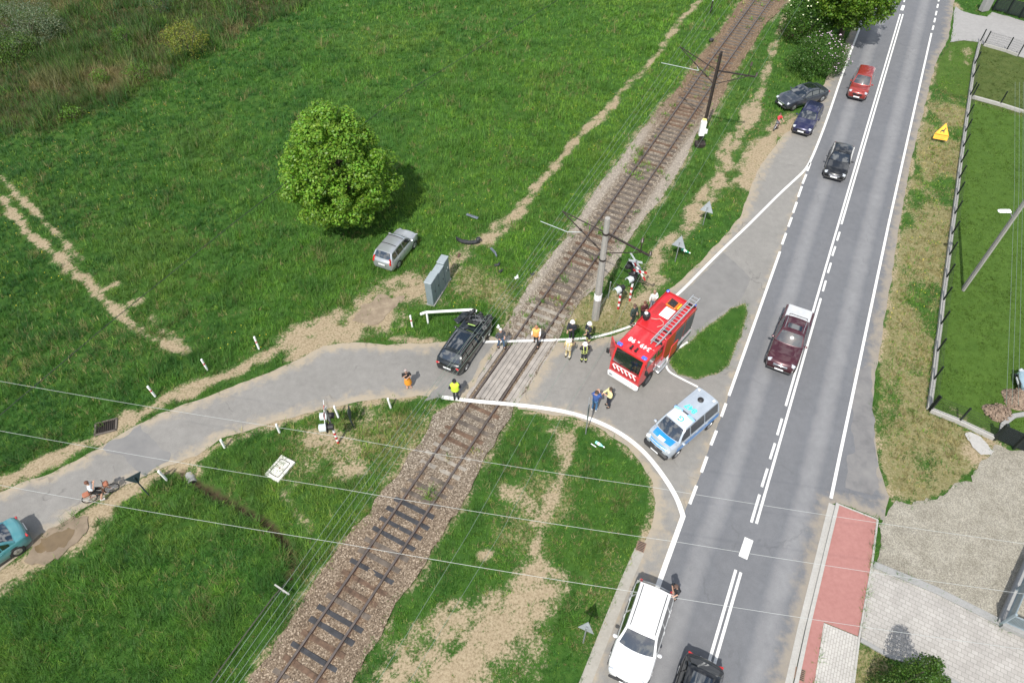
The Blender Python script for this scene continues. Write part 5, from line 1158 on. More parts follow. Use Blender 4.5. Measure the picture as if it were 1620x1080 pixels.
b1 = (942, 503); g = px(*b1); cp = empty('catenary_pole', g, 0, 'tall concrete catenary pole beside the level crossing with rusty arms', 'catenary pole'); H1 = height_at(b1, (961, 345))
k = MB(); k.lathe((0, 0, -.2), [(.255, 0), (.23, 2), (.18, H1*.72), (.155, H1+.2)], 8); k.build('pole', M_POLE, cp, 30)
k = MB(); k.lathe((0, 0, 1.75), [(.245, 0), (.243, .45)], 8); k.build('painted_band', M_WHITE, cp, 30)
k = MB(); k.lathe((0, 0, H1*.86), [(.20, 0), (.20, .12)], 8); k.lathe((0, 0, H1*.62), [(.215, 0), (.215, .12)], 8); k.build('clamp', M_STEELD, cp, 30)
_, HU1 = bracket(cp, b1, (957, 368), (949, 400), (889.6, 334), (855, 350), (898, 367), (1028.5, 405), (951, 406), (1013, 399), ((1013, 400), (1020, 372)))
b2 = (1107, 230); g = px(*b2); lm = empty('lattice_mast', g, 0, 'dark lattice steel catenary mast with a white box near its foot', 'catenary mast'); H2 = height_at(b2, (1141, 83))
td = (TRACK[60]-TRACK[58]).normalized(); ta = math.atan2(td.y, td.x)
k = MB(); n_ = Vector((math.cos(ta), math.sin(ta), 0))
for s in (1, -1): k.bar(n_*.26*s+Vector((0, 0, -.1)), n_*.15*s+Vector((0, 0, H2)), .16, .12)
for i in range(13):
    z0_, z1_ = i*H2/13, (i+1)*H2/13; w0, w1 = .26-.11*i/13, .26-.11*(i+1)/13; s = 1 if i % 2 else -1
    k.bar(n_*w0*s+Vector((0, 0, z0_)), n_*w1*-s+Vector((0, 0, z1_)), .05, .04)
k.build('mast', M_STEELD, lm)
k = MB(); k.box((-.18, -.30, 1.75), (.42, .34, 1.25), None, .03); k.box((-.18, -.30, 2.4), (.36, .3, .12), None, .03); k.build('white_box', M_WHITE, lm, 40); k = MB(); k.box((.10, -.36, 1.5), (.25, .22, .35), None, .03); k.build('junction_box', M_WHITE, lm, 40)
k = MB(); k.box((-.18, -.30, 2.52), (.30, .25, .10), None, .02); k.build('yellow_cap', mat('yellow_cap', (.7, .6, .2), .5), lm)
k = MB(); k.box((0, 0, .05), (.8, .6, .5), None, .04); k.build('foot', M_STEELD, lm)
_, HU2 = bracket(lm, b2, (1137, 112), (1128, 133), (1075.5, 74), (1046, 99.5), (1105, 112), (1196, 122), (1129, 133), (1183, 121), ((1184, 120), (1186, 97)))
g = px(1123.5, 22); wp = empty('marker_post', g, 0, 'slim post with a white upper half beside the far end of the track', 'post'); k = MB(); k.tube((0, 0, 0), (0, 0, 1.3), .07); k.build('lower_tube', M_STEELD, wp); k = MB(); k.tube((0, 0, 1.3), (0, 0, 2.6), .065); k.build('upper_tube', M_LGREY, wp)

# overhead wires: each a thing
M_WIRE = mat('weathered_copper', (.19, .245, .20), .5, .3, .1); M_WIREP = mat('aluminium_wire', (.42, .44, .43), .5, .3, .08); M_CABLE = mat('dark_cable', (.018, .02, .02), .6)
def wire(name, label, cat, pts, z, r, m, group=None, sag=0.0):
    P = [px(x, y, z) for x, y in pts]
    out = []
    for a, b in zip(P[:-1], P[1:]):
        n = 8
        for i in range(n): f = i/n; out.append(a.lerp(b, f)-Vector((0, 0, sag*4*f*(1-f))))
    out.append(P[-1]); k = MB(); k.path(out, r, 5); o = k.build(name, m, None, 60)
    return tag(o, label, cat, group)
CG = 'overhead wires above the railway track'
wire('overhead_wire', 'overhead wire running furthest left above the railway, through the arm tips', 'overhead wire', [(338, 1085), (540, 799), (670, 628), (701, 589), (814, 440), (889.6, 334), (1075.5, 74), (1128, 0), (1170, -60)], HU1, .009, M_WIRE, CG)
wire('overhead_wire', 'second overhead wire from the left above the railway', 'overhead wire', [(352, 1085), (540, 818), (677, 628), (712, 582), (822, 440), (896, 336), (1081, 78), (1136, 0), (1178, -60)], HU1-.9, .009, M_WIRE, CG)
wire('overhead_wire', 'third overhead wire from the left above the railway', 'overhead wire', [(364, 1085), (540, 836), (685, 630), (722, 582), (828, 440), (902, 340), (1086, 84), (1142, 0), (1184, -60)], HU1-1.2, .008, M_WIRE, CG)
wire('overhead_wire', 'overhead wire with the greenest tint nearest the left rail', 'overhead wire', [(374, 1085), (540, 852), (692, 632), (730, 580), (838, 440), (910, 345), (1093, 92), (1160, 0), (1200, -60)], HU1-1.3, .010, M_WIRE, CG)
wire('overhead_wire', 'overhead wire on the right passing over the upright insulator', 'overhead wire', [(590, 1090), (743, 840), (846, 657), (965, 460), (1020, 370), (1186, 96), (1245, 0), (1282, -60)], HU1+.9, .007, M_WIRE, CG)
wire('overhead_wire', 'overhead wire on the right at the end of the cross arms', 'overhead wire', [(640, 1090), (794, 840), (889, 659), (960, 545), (1028.5, 403), (1196, 121), (1270, 0), (1306, -60)], HU1+.2, .007, M_WIRE, CG)
PG = 'power lines crossing the whole photo'
wire('power_line', 'uppermost of three pale power lines over the lane', 'power line', [(-60, 592), (540, 691), (1030, 770), (1690, 869)], 10, .0065, M_WIREP, PG, .12)
wire('power_line', 'middle of three pale power lines over the lane', 'power line', [(-60, 670), (540, 773), (1080, 858), (1690, 948)], 10, .0065, M_WIREP, PG, .12)
wire('power_line', 'lowest of three pale power lines over the lane', 'power line', [(-60, 756), (540, 859), (1080, 947), (1690, 1036)], 10, .0065, M_WIREP, PG, .12)
wire('cable', 'dark cable slung across the meadow behind the broad tree', 'cable', [(-40, 690), (180, 505), (363, 358), (480, 268), (640, 147), (870, 8), (960, -50)], 5.5, .018, M_CABLE)

# level-crossing signals
def tri_pole(root, h, r=.045, m_=None): k = MB(); k.tube((0, 0, 0), (0, 0, h), r, None, 9); return k.build('pole', m_ or M_GALV, root, 50)
def striped(root, h, r=.075):
    n = 6
    for i in range(n):
        k = MB(); k.tube((0, 0, h*i/n), (0, 0, h*(i+1)/n), r, None, 10); k.build('painted_band', M_SR if i % 2 == 0 else M_WHITE, root, 50)
def lamp_unit(root, p, face, nm='lamp'):
    """black target disc with a hooded lamp; face = direction it shows to"""
    f = Vector(face).normalized(); q = f.to_track_quat('Z', 'Y').to_matrix()
    k = MB(); k.lathe(p, [(.30, -.02), (.30, .02)], 18, q); d_ = k.build('target_board', M_BLACK, root, 40)
    k = MB(); k.lathe(Vector(p)-f*.02, [(.16, -.30), (.17, -.02)], 12, q); k.build('lamp_housing', M_BLACK, d_, 40)
    k = MB(); secs = []
    for x in (0.02, .40):
        secs.append([tuple(Vector(p)+q @ Vector((.19*math.cos(a), .19*math.sin(a), x))) for a in np.linspace(-.3, math.pi+.3, 10)])
    s2 = [[tuple(Vector(v)*1.0+ (Vector(v)-Vector(p)-f*((Vector(v)-Vector(p)).dot(f))).normalized()*.02) for v in s_] for s_ in secs]
    k.loft([a+b[::-1] for a, b in zip(secs, s2)]); k.build('lamp_hood', M_LGREY, d_, 40)
    k = MB(); k.lathe(Vector(p)+f*.03, [(.13, 0), (.09, .03), (.02, .045)], 12, q); k.build('lens', mat('dark_red_lens', (.12, .01, .01), .15), d_, 40)
def cross(root, p, axis, nrm, m1, m2, L=1.25, w=.15):
    a = Vector(axis).normalized(); n_ = Vector(nrm).normalized()
    for s, off in ((1, 0), (-1, .02)):
        d = (a+Vector((0, 0, 1))*.55*s).normalized(); nseg = 5
        for i in range(nseg):
            t0, t1 = -L/2+L*i/nseg, -L/2+L*(i+1)/nseg
            k = MB(); k.bar(Vector(p)+d*t0+n_*off, Vector(p)+d*t1+n_*off, .014, w, d.cross(n_)); k.build('cross_board', m1 if i % 2 == 0 else m2, root)
def signal_west():
    b = (535, 700); g = px(*b); r = empty('crossing_signal', g, 0, 'level crossing signal seen edge on, with two grey lamp hoods over the lane verge', 'crossing signal')
    striped(r, 1.25, .07); k = MB(); k.tube((0, 0, 1.25), (0, 0, 3.3), .05); k.build('pole', M_GALV, r, 50)
    f = (px(505, 657, 2)-px(523, 655, 2)).normalized(); sd = Vector((-f.y, f.x, 0))
    k = MB(); k.tube(Vector((0, 0, 2.1))-sd*.45, Vector((0, 0, 2.1))+sd*.45, .035); k.build('cross_arm', M_BLACK, r)
    for s in (1, -1): lamp_unit(r, Vector((0, 0, 2.1))+sd*.36*s+f*.12, f)
    cross(r, Vector((0, 0, 2.95))+f*.08, sd, f, M_WHITE, M_SR)
signal_west()
def signal_east(foot, label, h, lamps, cr, fpx, board=None):
    g = px(*foot); r = empty('crossing_signal', g, 0, label, 'crossing signal', 'crossing signals by the concrete pole')
    striped(r, 1.5, .075)
    if h > 1.5: k = MB(); k.tube((0, 0, 1.5), (0, 0, h), .05); k.build('pole', M_GALV, r, 50)
    f = (px(*fpx[1], 2)-px(*fpx[0], 2)).normalized(); sd = Vector((-f.y, f.x, 0))
    for o_, z, s in lamps: lamp_unit(r, Vector((0, 0, z))+sd*o_+f*.12*s, f*s)
    if lamps: k = MB(); k.tube(Vector((0, 0, lamps[0][1]))-sd*.5, Vector((0, 0, lamps[0][1]))+sd*.5, .03); k.build('cross_arm', M_BLACK, r)
    for z, s, m1, m2, o_ in cr: cross(r, Vector((0, 0, z))+f*.09*s+sd*o_, sd, f*s, m1, m2)
signal_east((978, 488), 'crossing signal mast nearest the concrete pole with a striped foot', 1.7, [(.0, 1.85, 1)], [], ((1003, 440), (985, 450)))
signal_east((996, 475), 'taller crossing signal mast with crossed boards and several lamps', 3.5, [(.0, 2.05, 1), (-.1, 2.3, -1), (-.55, 2.6, -1)], [(3.0, 1, M_SR, M_WHITE, .5), (3.25, -1, M_LGREY, M_LGREY, -.15)], ((1003, 440), (985, 450)))
# thin leaning rod by the pole
g = px(962, 472); k = MB(); k.tube((0, 0, 0), Vector(px(966, 448, 1.2))-g, .03, .03, 7); k.lathe(Vector(px(966, 448, 1.2))-g, [(.05, 0), (.05, .1)], 8); o = tag(k.build('guy_rod', M_GALV), 'thin grey rod standing in dry grass right of the concrete pole', 'rod'); o.location = g

# roadside signs
def sign_plate(root, pts, c, fx, up, m_face, m_back, th=.02, nm='sign_plate'):
    """pts in plate coordinates (right, up)"""
    f = Vector(fx).normalized(); u = Vector(up).normalized(); r_ = u.cross(f)
    n = len(pts); A = [Vector(c)+r_*x+u*y+f*th/2 for x, y in pts]; B = [Vector(c)+r_*x+u*y-f*th/2 for x, y in pts]
    k = MB(); k.cur = 0; k.add(A, [tuple(range(n))]); k.cur = 1; k.add(A+B, [(i, n+i, n+(i+1) % n, (i+1) % n) for i in range(n)]+[tuple(range(2*n-1, n-1, -1))])
    return k.build(nm, [m_face, m_back], root)
M_SBACK = mat('sign_back', (.33, .36, .38), .5, .4, .12, 4); M_SBACKD = mat('sign_back_dark', (.035, .055, .065), .5, .3, .12, 4); M_YEL = mat('sign_yellow', (.82, .46, .02), .5, 0, .05); M_ORS = mat('sign_orange', (.86, .36, .008), .45, 0, .03)
TRI_UP = lambda s: [(-s/2, -s*.29), (s/2, -s*.29), (0, s*.58)]; TRI_DN = lambda s: [(-s/2, s*.29), (0, -s*.58), (s/2, s*.29)]
def sign(label, foot, top, face, shape, back=M_SBACK, front=M_WHITE, rim=None, extra=None, pole=M_GALV, cat='road sign', pr=.035, tilt=0):
    g = px(*foot); h = height_at(foot, top); r = empty('road_sign', g, 0, label, cat)
    k = MB(); k.tube((0, 0, 0), (0, 0, h), pr, None, 8); k.build('pole', pole, r, 50)
    f = Vector((math.cos(R_(face)), math.sin(R_(face)), tilt)).normalized(); up = Vector((0, 0, 1)); up = (up-f*up.dot(f)).normalized()
    sign_plate(r, shape, Vector((0, 0, h-.1))+f*.05, f, up, front, back)
    if extra: extra(r, h, f, up)
    return r
fN = math.degrees(math.atan2(-1, .3))
sign('grey backed triangular sign on a post, farther of the two beside the footpath', (1112, 356), (1120.5, 328), 62, TRI_UP(.95), tilt=-.35)
sign('grey backed triangular sign with a green lamp below it in the verge grass', (1068, 414), (1080.5, 384), 62, TRI_UP(.95), tilt=-.35)
sign('pale triangular sign standing on bare soil beside the white car', (922.5, 1016), (929, 993), 65, TRI_UP(.72), tilt=-.3)
sign('dark backed triangular give way sign beside the cyclist', (236, 783), (210, 757), 125, TRI_DN(.82), back=M_SBACKD, front=M_SBACKD, pole=M_SBACKD, tilt=-.1)
sign('narrow grey sign seen edge on beside the crossing signal', (558.5, 674), (546, 651), 5, [(-.3, -.55), (.3, -.55), (.3, .25), (-.3, .25)], back=M_SBACKD, front=M_SBACKD, pole=M_SBACKD)
r = sign('tall sign seen edge on at the kerb below the man in blue', (926.5, 686), (943, 640), 170, [(-.35, -.75), (.35, -.75), (.35, .2), (-.35, .2)], back=M_SBACK, front=M_SBACKD)
def deer(r, h, f, up):
    rt = up.cross(f); c = Vector((0, 0, h-.1))+f*.066
    sign_plate(r, [(x*.80, y*.80) for x, y in TRI_UP(1.05)], c-f*.004, f, up, M_YEL, M_YEL, .004, 'inner_panel')
    k = MB(); body = [(-.17, -.04), (-.20, -.20), (-.16, -.20), (-.11, -.06), (.02, -.04), (.08, -.17), (.13, -.16), (.09, .02), (.12, .13), (.19, .16), (.17, .20), (.10, .19), (.08, .30), (.05, .29), (.06, .18), (.02, .08), (-.13, .06)]
    k.add([c+f*.008+rt*x+up*y for x, y in body], [tuple(range(len(body)))]); k.build('deer_symbol', M_BLACK, r)
    sign_plate(r, [(-.52, -.68), (.52, -.68), (.52, -.35), (-.52, -.35)], c-f*.02, f, up, M_ORS, M_SBACK, .02, 'lower_plate')
    k = MB()
    for x0, x1, y in ((-.42, -.1, -.42), (-.02, .4, -.42), (-.35, .25, -.55)): k.add([c+rt*x0+up*y-f*.004, c+rt*x1+up*y-f*.004, c+rt*x1+up*(y-.06)-f*.004, c+rt*x0+up*(y-.06)-f*.004], [(0, 3, 2, 1)])
    k.build('plate_marks', mat('faint_print', (.45, .28, .02), .6), r)
sign('orange triangular warning sign with a leaping deer on the dry verge', (1484, 222), (1485, 203), -112, TRI_UP(1.05), front=M_ORS, tilt=.55, extra=deer)
# green lamp under a sign and green bottle in the grass
M_GREEN = mat('green_glass', (.02, .28, .16), .15, 0, .1, coat=.8); M_MINT = mat('mint_plastic', (.25, .68, .58), .35)
def bottle(label, p, z, m_, s=1.0, cat='bottle'):
    g = px(p[0], p[1], z); o = empty('bottle', g, .9, label, cat); k = MB(); k.lathe((0, 0, .11*s), [(.06*s, -.32*s), (.10*s, -.28*s), (.10*s, .06*s), (.04*s, .2*s), (.03*s, .3*s)], 12, Matrix.Rotation(R_(90), 3, 'X')); k.build('bottle_body', m_, o, 40)
    k = MB(); k.lathe((0, -.33*s, .11*s), [(.045*s, -.04*s), (.045*s, .04*s)], 10, Matrix.Rotation(R_(90), 3, 'X')); k.build('bottle_cap', M_WHITE, o, 40); k = MB(); k.lathe((0, .05, .11*s), [(.103*s, -.07*s), (.103*s, .07*s)], 12, Matrix.Rotation(R_(90), 3, 'X')); k.build('bottle_band', M_WHITE, o, 40); return o
bottle('mint green bottle lying in grass inside the curved white line', (948.5, 704), .1, M_MINT, .85); o = tag(MB().box((0, 0, 0), (.34, .05, .03), None, .01).build('litter_stick', M_WHITE), 'thin pale stick lying beside the mint bottle', 'litter'); o.location = px(939, 704, .14); o.rotation_euler = (0, 0, -.7)
bottle('dark green bottle with pale bands below the sign', (1084, 399), .25, M_GREEN, 1.0)

# delineator posts
def post(label, foot, top, red=True, r=.055):
    g = px(*foot); t_ = px(top[0], top[1], height_at(foot, top)); h = max(.75, min(1.1, t_.z)); o = empty('marker_post', g, random.uniform(0, 3), label, 'marker post', 'white marker posts along the lane')
    o.rotation_euler = (random.uniform(-.05, .05), random.uniform(-.05, .05), 0)
    k = MB(); k.box((0, 0, h/2), (.10, .12, h), None, .02); k.build('post', M_WHITE, o, 40)
    if red: k = MB(); k.box((0, 0, h*.62), (.106, .126, .14), None, .02); k.build('red_band', M_SR, o, 40)
    k = MB(); k.box((0, 0, h+.02), (.09, .11, .04), None, .01); k.build('post_cap', M_WHITE, o)
for a in [('white marker post with a red band, nearest the crossing on the meadow side', (410, 552), (402, 534)), ('white marker post with a red band beside where the twin tracks end', (328.5, 585), (319, 569)), ('white marker post with a red band above the drain opening', (246, 627), (234, 612)),
          ('plain white marker post right of the crossing signal', (535.5, 660), (529, 644), False), ('plain white marker post below the woman in the orange skirt', (618.5, 645), (615, 630), False), ('plain white marker post on the verge above the concrete lid', (442.5, 684), (434, 672), False),
          ('plain white marker post at the lane edge close to the ditch head', (355.5, 708), (350, 699), False), ('plain white marker post by the dark triangular sign', (264, 759), (251, 745), False), ('white marker post with red band left of the white guard rail', (652.5, 517), (652, 500))]: post(*a)
# white guard rail by the wreck
a0, a1 = (676, 511), (747, 500+7); A, B = px(*a0), px(*a1); c = (A+B)/2; d = (B-A); rz = math.atan2(d.y, d.x); L_ = d.length
o = empty('guard_rail', (c.x, c.y, 0), rz, 'white painted guard rail behind the wrecked car', 'guard rail')
for s in (-1, 1): k = MB(); k.tube((s*L_/2*.96, 0, 0), (s*L_/2*.96, 0, .98), .065, None, 10); k.build('post', M_WHITE, o, 50)
k = MB(); k.path([(-L_/2-.32, 0, .86), (-L_/2, 0, 1.0), (L_/2, 0, 1.0), (L_/2+.32, 0, .86)], .085, 10); k.build('rail_tube', M_WHITE, o, 50)
# relay cabinets in a row
ca, cb_ = px(686, 485), px(713, 441); d = (cb_-ca); rz = math.atan2(d.y, d.x); Lc = d.length; nrm = Vector((d.y, -d.x, 0)).normalized()
hs_ = [(0, .40, 1.98, 'nearest and tallest end'), (.405, .30, 1.88, 'middle'), (.71, .29, 2.0, 'far end')]
for f0, fw, hh_, wh in hs_:
    c = ca+d*(f0+fw/2)-nrm*.22; o = empty('relay_cabinet', (c.x, c.y, 0), rz, {'nearest and tallest end': 'grey relay cabinet nearest the white guard rail', 'middle': 'grey relay cabinet between two others in a row', 'far end': 'grey relay cabinet with paler roof nearest the torn bumper'}[wh], 'relay cabinet', 'grey relay cabinets in a row')
    w_ = Lc*fw
    k = MB(); k.box((0, 0, hh_/2), (w_-.015, .44, hh_), None, .012); k.build('housing', M_CAB, o, 30)
    k = MB(); k.box((0, 0, hh_+.03), (w_+.01, .52, .07), None, .02); k.build('roof', M_CABL, o, 30)
    for s in ((-1, 1) if fw > .35 else (0,)):
        k = MB(); k.box((s*w_*.25, -.226, hh_*.52), (w_*(.46 if s else .9), .018, hh_*.86), None, .005); dd = k.build('door', M_CAB, o); k = MB(); k.box((s*w_*.25+.15, -.245, hh_*.52), (.03, .03, .16)); k.build('handle', M_BLACK, dd)
    if wh == 'far end': k = MB(); k.box((.1, -.24, 1.3), (.14, .01, .10)); k.box((-.1, -.24, 1.2), (.1, .01, .08)); k.build('notice', M_WHITE, o)
    k = MB(); k.box((0, 0, .04), (w_, .56, .10)); k.build('plinth', M_CONC, o)
# torn-off bumper and car debris
M_DEB = mat('debris_plastic', (.022, .023, .026), .5, 0, .4, 6); M_DEBG = mat('debris_grey', (.12, .14, .17), .5, .2, .3, 6)
def debris(name, label, p, rz, mb, m_, z=.06, cat='debris'): o = tag(mb.build(name, m_, None, 40), label, cat); o.location = px(p[0], p[1], z); o.rotation_euler = (.05, -.04, rz); return o
k = MB(); n = 13; secs = []
for i in range(n):
    f = -1+2*i/(n-1); x = .85*f; y = .28*f*f; secs.append([(x, y-.06, -.05+.02*math.sin(i*2.1)), (x, y-.10, .10), (x, y-.02, .22+.04*math.sin(i*1.7)), (x, y+.10, .20), (x, y+.06, .02)])
k.loft(secs); k.box((-.2, .12, .12), (.5, .14, .1), Matrix.Rotation(.3, 3, 'X'), .02); k.box((.75, .36, .18), (.3, .26, .22), Matrix.Rotation(.5, 3, 'Z'), .04); k.box((.1, -.10, .12), (.34, .02, .10))
debris('torn_bumper', 'torn off black car bumper lying on the sandy path', (739, 385), -.22, k, M_DEB)
k = MB(); k.box((0, 0, 0), (1.0, .20, .05), Matrix.Rotation(.1, 3, 'X'), .02); k.box((0, .05, .04), (.95, .04, .03)); debris('loose_trim', 'blue grey trim strip lying in the meadow above the bumper', (747, 342), -.55, k, M_DEBG, .22)
k = MB(); k.bar((-.5, 0, 0), (.15, .05, .05), .16, .05); k.bar((.15, .05, .05), (.5, 0, .02), .10, .08); debris('loose_trim', 'dark bent trim strip in grass right of the bumper', (781, 399), -1.15, k, M_DEBG, .18)
k = MB(); k.box((0, 0, 0), (.35, .16, .10), Matrix.Rotation(.4, 3, 'X'), .03); k.box((.18, .08, .02), (.2, .1, .08), Matrix.Rotation(.8, 3, 'Z'), .02); debris('plastic_shard', 'small black plastic shard in grass below the bent trim strip', (786, 419), .3, k, M_DEB, .15)
k = MB(); k.box((0, 0, 0), (.45, .12, .04), Matrix.Rotation(.2, 3, 'Y'), .01); k.box((.1, .06, .03), (.2, .08, .05), None, .01); debris('broken_board', 'short brown splintered board between bumper and cabinets', (726, 404), 1.2, k, mat('board_brown', (.11, .06, .04), .8), .07)
for lab, p in (('dark shard on yellowing grass beside the overhead wires', (793, 428)), ('dark lump at the ballast edge near the white scrap', (843, 433))): k = MB(); k.box((0, 0, 0), (.26, .12, .09), Matrix.Rotation(.6, 3, 'X'), .02); k.box((-.1, .08, .0), (.14, .1, .06), Matrix.Rotation(.9, 3, 'Z'), .02); debris('plastic_shard', lab, p, .9, k, M_DEB, .12)
k = MB(); k.box((0, 0, 0), (.26, .16, .05), Matrix.Rotation(.4, 3, 'X'), .02); k.box((.12, .1, .02), (.14, .1, .05), Matrix.Rotation(.9, 3, 'Z'), .02); debris('paper_scrap', 'crumpled white scrap in grass beside the ballast', (817, 439), .4, k, M_WHITE, .12)
k = MB(); k.box((0, 0, 0), (.2, .15, .05), Matrix.Rotation(.4, 3, 'X'), .02); k.box((.1, .06, .03), (.1, .1, .05), None, .02); debris('paper_scrap', 'white scrap lying beside the man in blue jeans', (788, 517), .9, k, M_WHITE, .06)
k = MB(); k.box((0, 0, .1), (.42, .34, .24), None, .06); k.tube((.1, 0, .2), (.45, .05, .1), .03); debris('track_box', 'small dark trackside box at the far ballast edge', (1125, 65), .5, k, M_DEB, .05, 'track box')
# dark smear of spilled oil is part of the lane; drain, manhole lid, ditch pipe
a, b_, c_ = px(156, 672), px(180, 666), px(157, 684)
o = empty('drain_opening', px(167.5, 675), math.atan2((b_-a).y, (b_-a).x), 'rusty drain grating sunk in the verge on the meadow side of the lane', 'drain grating')
k = MB(); 
for x, y, w_, l_ in ((0, .40, 1.15, .1), (0, -.40, 1.15, .1), (.55, 0, .1, .8), (-.55, 0, .1, .8)): k.box((x, y, -.01), (w_, l_, .10))
k.build('frame', mat('pit_frame', (.10, .085, .07), .9), o); k = MB(); k.box((0, 0, -.02), (1.0, .7, .02)); k.build('pit', mat('pit_dark', (.012, .010, .008), .9), o); k = MB()
for i in range(9): k.box((-.44+i*.11, 0, .05), (.02, .72, .02))
k.build('grating', mat('rusty_bars', (.035, .024, .018), .8), o)
a, b_ = px(423, 748), px(445, 760); c_ = px(448, 724); o = empty('manhole_lid', px(443.5, 741.5), math.atan2((b_-a).y, (b_-a).x), 'white concrete slab with a rounded rectangular lid in the patchy grass', 'manhole lid')
k = MB(); k.box((0, 0, .03), (.95, 1.35, .16), None, .015); k.build('slab', M_CONC if False else flatmat('pale_slab', [(.3, (.52, .51, .47)), (.7, (.64, .63, .59))], 8, .2), o)
k = MB(); 
def rr_ring(w_, l_, r, z): 
    return [(sx*(w_-r)+r*math.cos(t), sy*(l_-r)+r*math.sin(t), z) for sx, sy, t0 in ((1, 1, 0), (-1, 1, 90), (-1, -1, 180), (1, -1, 270)) for t in (R_(t0), R_(t0+45), R_(t0+90))]
o1, i1 = rr_ring(.33, .50, .1, .116), rr_ring(.295, .465, .08, .116); n = len(o1); k.add(o1+i1, [(i, (i+1) % n, n+(i+1) % n, n+i) for i in range(n)]); k.build('seam', M_BLACK, o); k = MB(); k.lathe((0, 0, .112), [(.05, 0), (.05, .006)], 12); k.build('rust_stain', mat('rust_spot', (.2, .11, .06), .9), o)
wire('drain_pipe', 'dark thin pipe along the ditch beside the track', 'pipe', [(458, 915), (432, 944), (390, 1000), (335, 1077), (300, 1125)], .2, .028, mat('pipe_dark', (.06, .055, .048), .8)); k = MB(); k.bar((-.45, 0, 0), (.45, 0, 0), .07, .06); k.tube((0, 0, -.4), (0, 0, .05), .04); o = tag(k.build('pipe_support', M_CONC), 'pale cross bar carrying the thin pipe beside the track', 'pipe support'); o.location = px(446, 932, .36); o.rotation_euler = (0, 0, -.55)
g = px(303, 757, -.36); o = empty('culvert_mouth', g, .5, 'broken concrete culvert mouth at the head of the ditch', 'culvert'); k = MB(); k.lathe((0, 0, 0), [(.26, -.3), (.26, .3)], 16, Matrix.Rotation(R_(90), 3, 'X')); k.build('pipe_end', M_CONCD, o, 40); k = MB(); k.lathe((0, -.305, 0), [(.21, -.005), (.21, .005)], 16, Matrix.Rotation(R_(90), 3, 'X')); k.build('pipe_mouth', M_BLACK, o); k = MB(); k.box((.25, .35, .12), (.8, .28, .1), Matrix.Rotation(.2, 3, 'Z'), .04); k.build('headwall', M_CONC, o)
# storm gratings at the kerbs
for lab, p, rz in (('rusty storm grating at the top of the concrete gutter', (1014, 864), -2.0), ('brown storm grating at the kerb by the red path', (1265.5, 1066), -2.0)):
    o = empty('storm_grating', px(p[0], p[1], .03), rz, lab, 'storm grating'); k = MB(); k.box((0, 0, 0), (.50, .42, .03)); k.build('frame', mat('rusty_iron', (.20, .13, .09), .8), o); k = MB()
    for i in range(6): k.box((-.2+i*.08, 0, .018), (.035, .34, .012))
    k.build('slot', M_BLACK, o)

# puddle in the lane-side mud
tag(sheet('puddle', w2([(62, 852), (75, 848), (92, 842), (112, 835), (122, 838), (112, 850), (98, 864), (80, 872), (66, 872), (58, 864)]), .014, mat('muddy_water', (.13, .092, .05), .15, 0, .15, 2, spec=.5), .3, .12, .3, None, 8, None, 3), kind='structure')
tag(sheet('wet_mud', w2([(45, 872), (70, 842), (110, 825), (140, 820), (142, 832), (125, 852), (95, 880), (60, 895), (42, 890)]), .011, flatmat('wet_mud', [(.3, (.14, .11, .078)), (.7, (.24, .19, .135))], 2, .4, .7), .4, .15, .3, None, 9, None, 2), kind='structure')
tag(sheet('asphalt_patch', w2([(165, 712), (195, 690), (222, 672), (235, 690), (268, 716), (262, 728), (225, 750), (205, 735), (190, 722)]), .013, flatmat('tar_patch', [(.3, (.14, .14, .14)), (.7, (.20, .196, .188))], 1.2, .3, .85), .5, .15, .4, None, 19, None, .9), kind='structure')
tag(sheet('asphalt_patch', w2([(672, 640-8), (715, 595), (765, 540), (785, 541), (760, 575), (735, 612), (722, 630)]), .012, flatmat('dark_patch', [(.3, (.15, .147, .14)), (.7, (.215, .208, .195))], 1.2, .3, .85), .2, .2, .4, None, 23, None, 1.2), kind='structure')
# ================================================================== fences, gates, lamp post
M_FPOST = mat('fence_post_paint', (.012, .018, .017), .45, .2, .1); M_MESH = mat('fence_wire', (.03, .04, .038), .5, .3, .1)
def mesh_fence(label, posts, h=1.38, base=True, wires=True, bw=.22):
    g = px(*posts[0]); r = empty('mesh_fence', g, 0, label, 'fence'); P = [px(*p)-g for p in posts]
    for p in P:
        k = MB(); k.box(p+Vector((0, 0, h/2)), (.075, .075, h)); k.build('post', M_FPOST, r)
    if base:
        for a, b in zip(P[:-1], P[1:]): k = MB(); k.bar(a+Vector((0, 0, .10)), b+Vector((0, 0, .10)), bw, .26); k.build('base_slab', M_CONC, r)
    if wires:
        for a, b in zip(P[:-1], P[1:]):
            L = (b-a).length; n = max(2, int(L/.075)); k = MB(); d = (b-a).normalized()
            for i in range(n+1):
                c = a.lerp(b, i/n); k.add([c-d*.0035+Vector((0, 0, .23)), c+d*.0035+Vector((0, 0, .23)), c+d*.0035+Vector((0, 0, h-.03)), c-d*.0035+Vector((0, 0, h-.03))], [(0, 1, 2, 3)])
            for z in np.arange(.26, h, .2): k.bar(a+Vector((0, 0, z)), b+Vector((0, 0, z)), .008, .008)
            k.build('mesh_panel', M_MESH, r)
    return r
mesh_fence('dark mesh fence on a concrete base along the roadside verge', [(1549, 69), (1540, 105), (1537, 126), (1533, 154), (1528, 189), (1525, 212), (1521.5, 236), (1518, 261), (1515, 286), (1512, 312), (1508, 342), (1503.5, 374), (1499.5, 407), (1495, 442), (1490, 478), (1486, 516), (1480, 559), (1475, 603), (1468.5, 648)])
mesh_fence('short mesh fence from the corner towards the black slatted gate', [(1471, 650), (1516, 668), (1571, 694)])
mesh_fence('mesh fence along the concrete drive at the top of the lawn', [(1556, 72), (1591, 82), (1610, 89)])
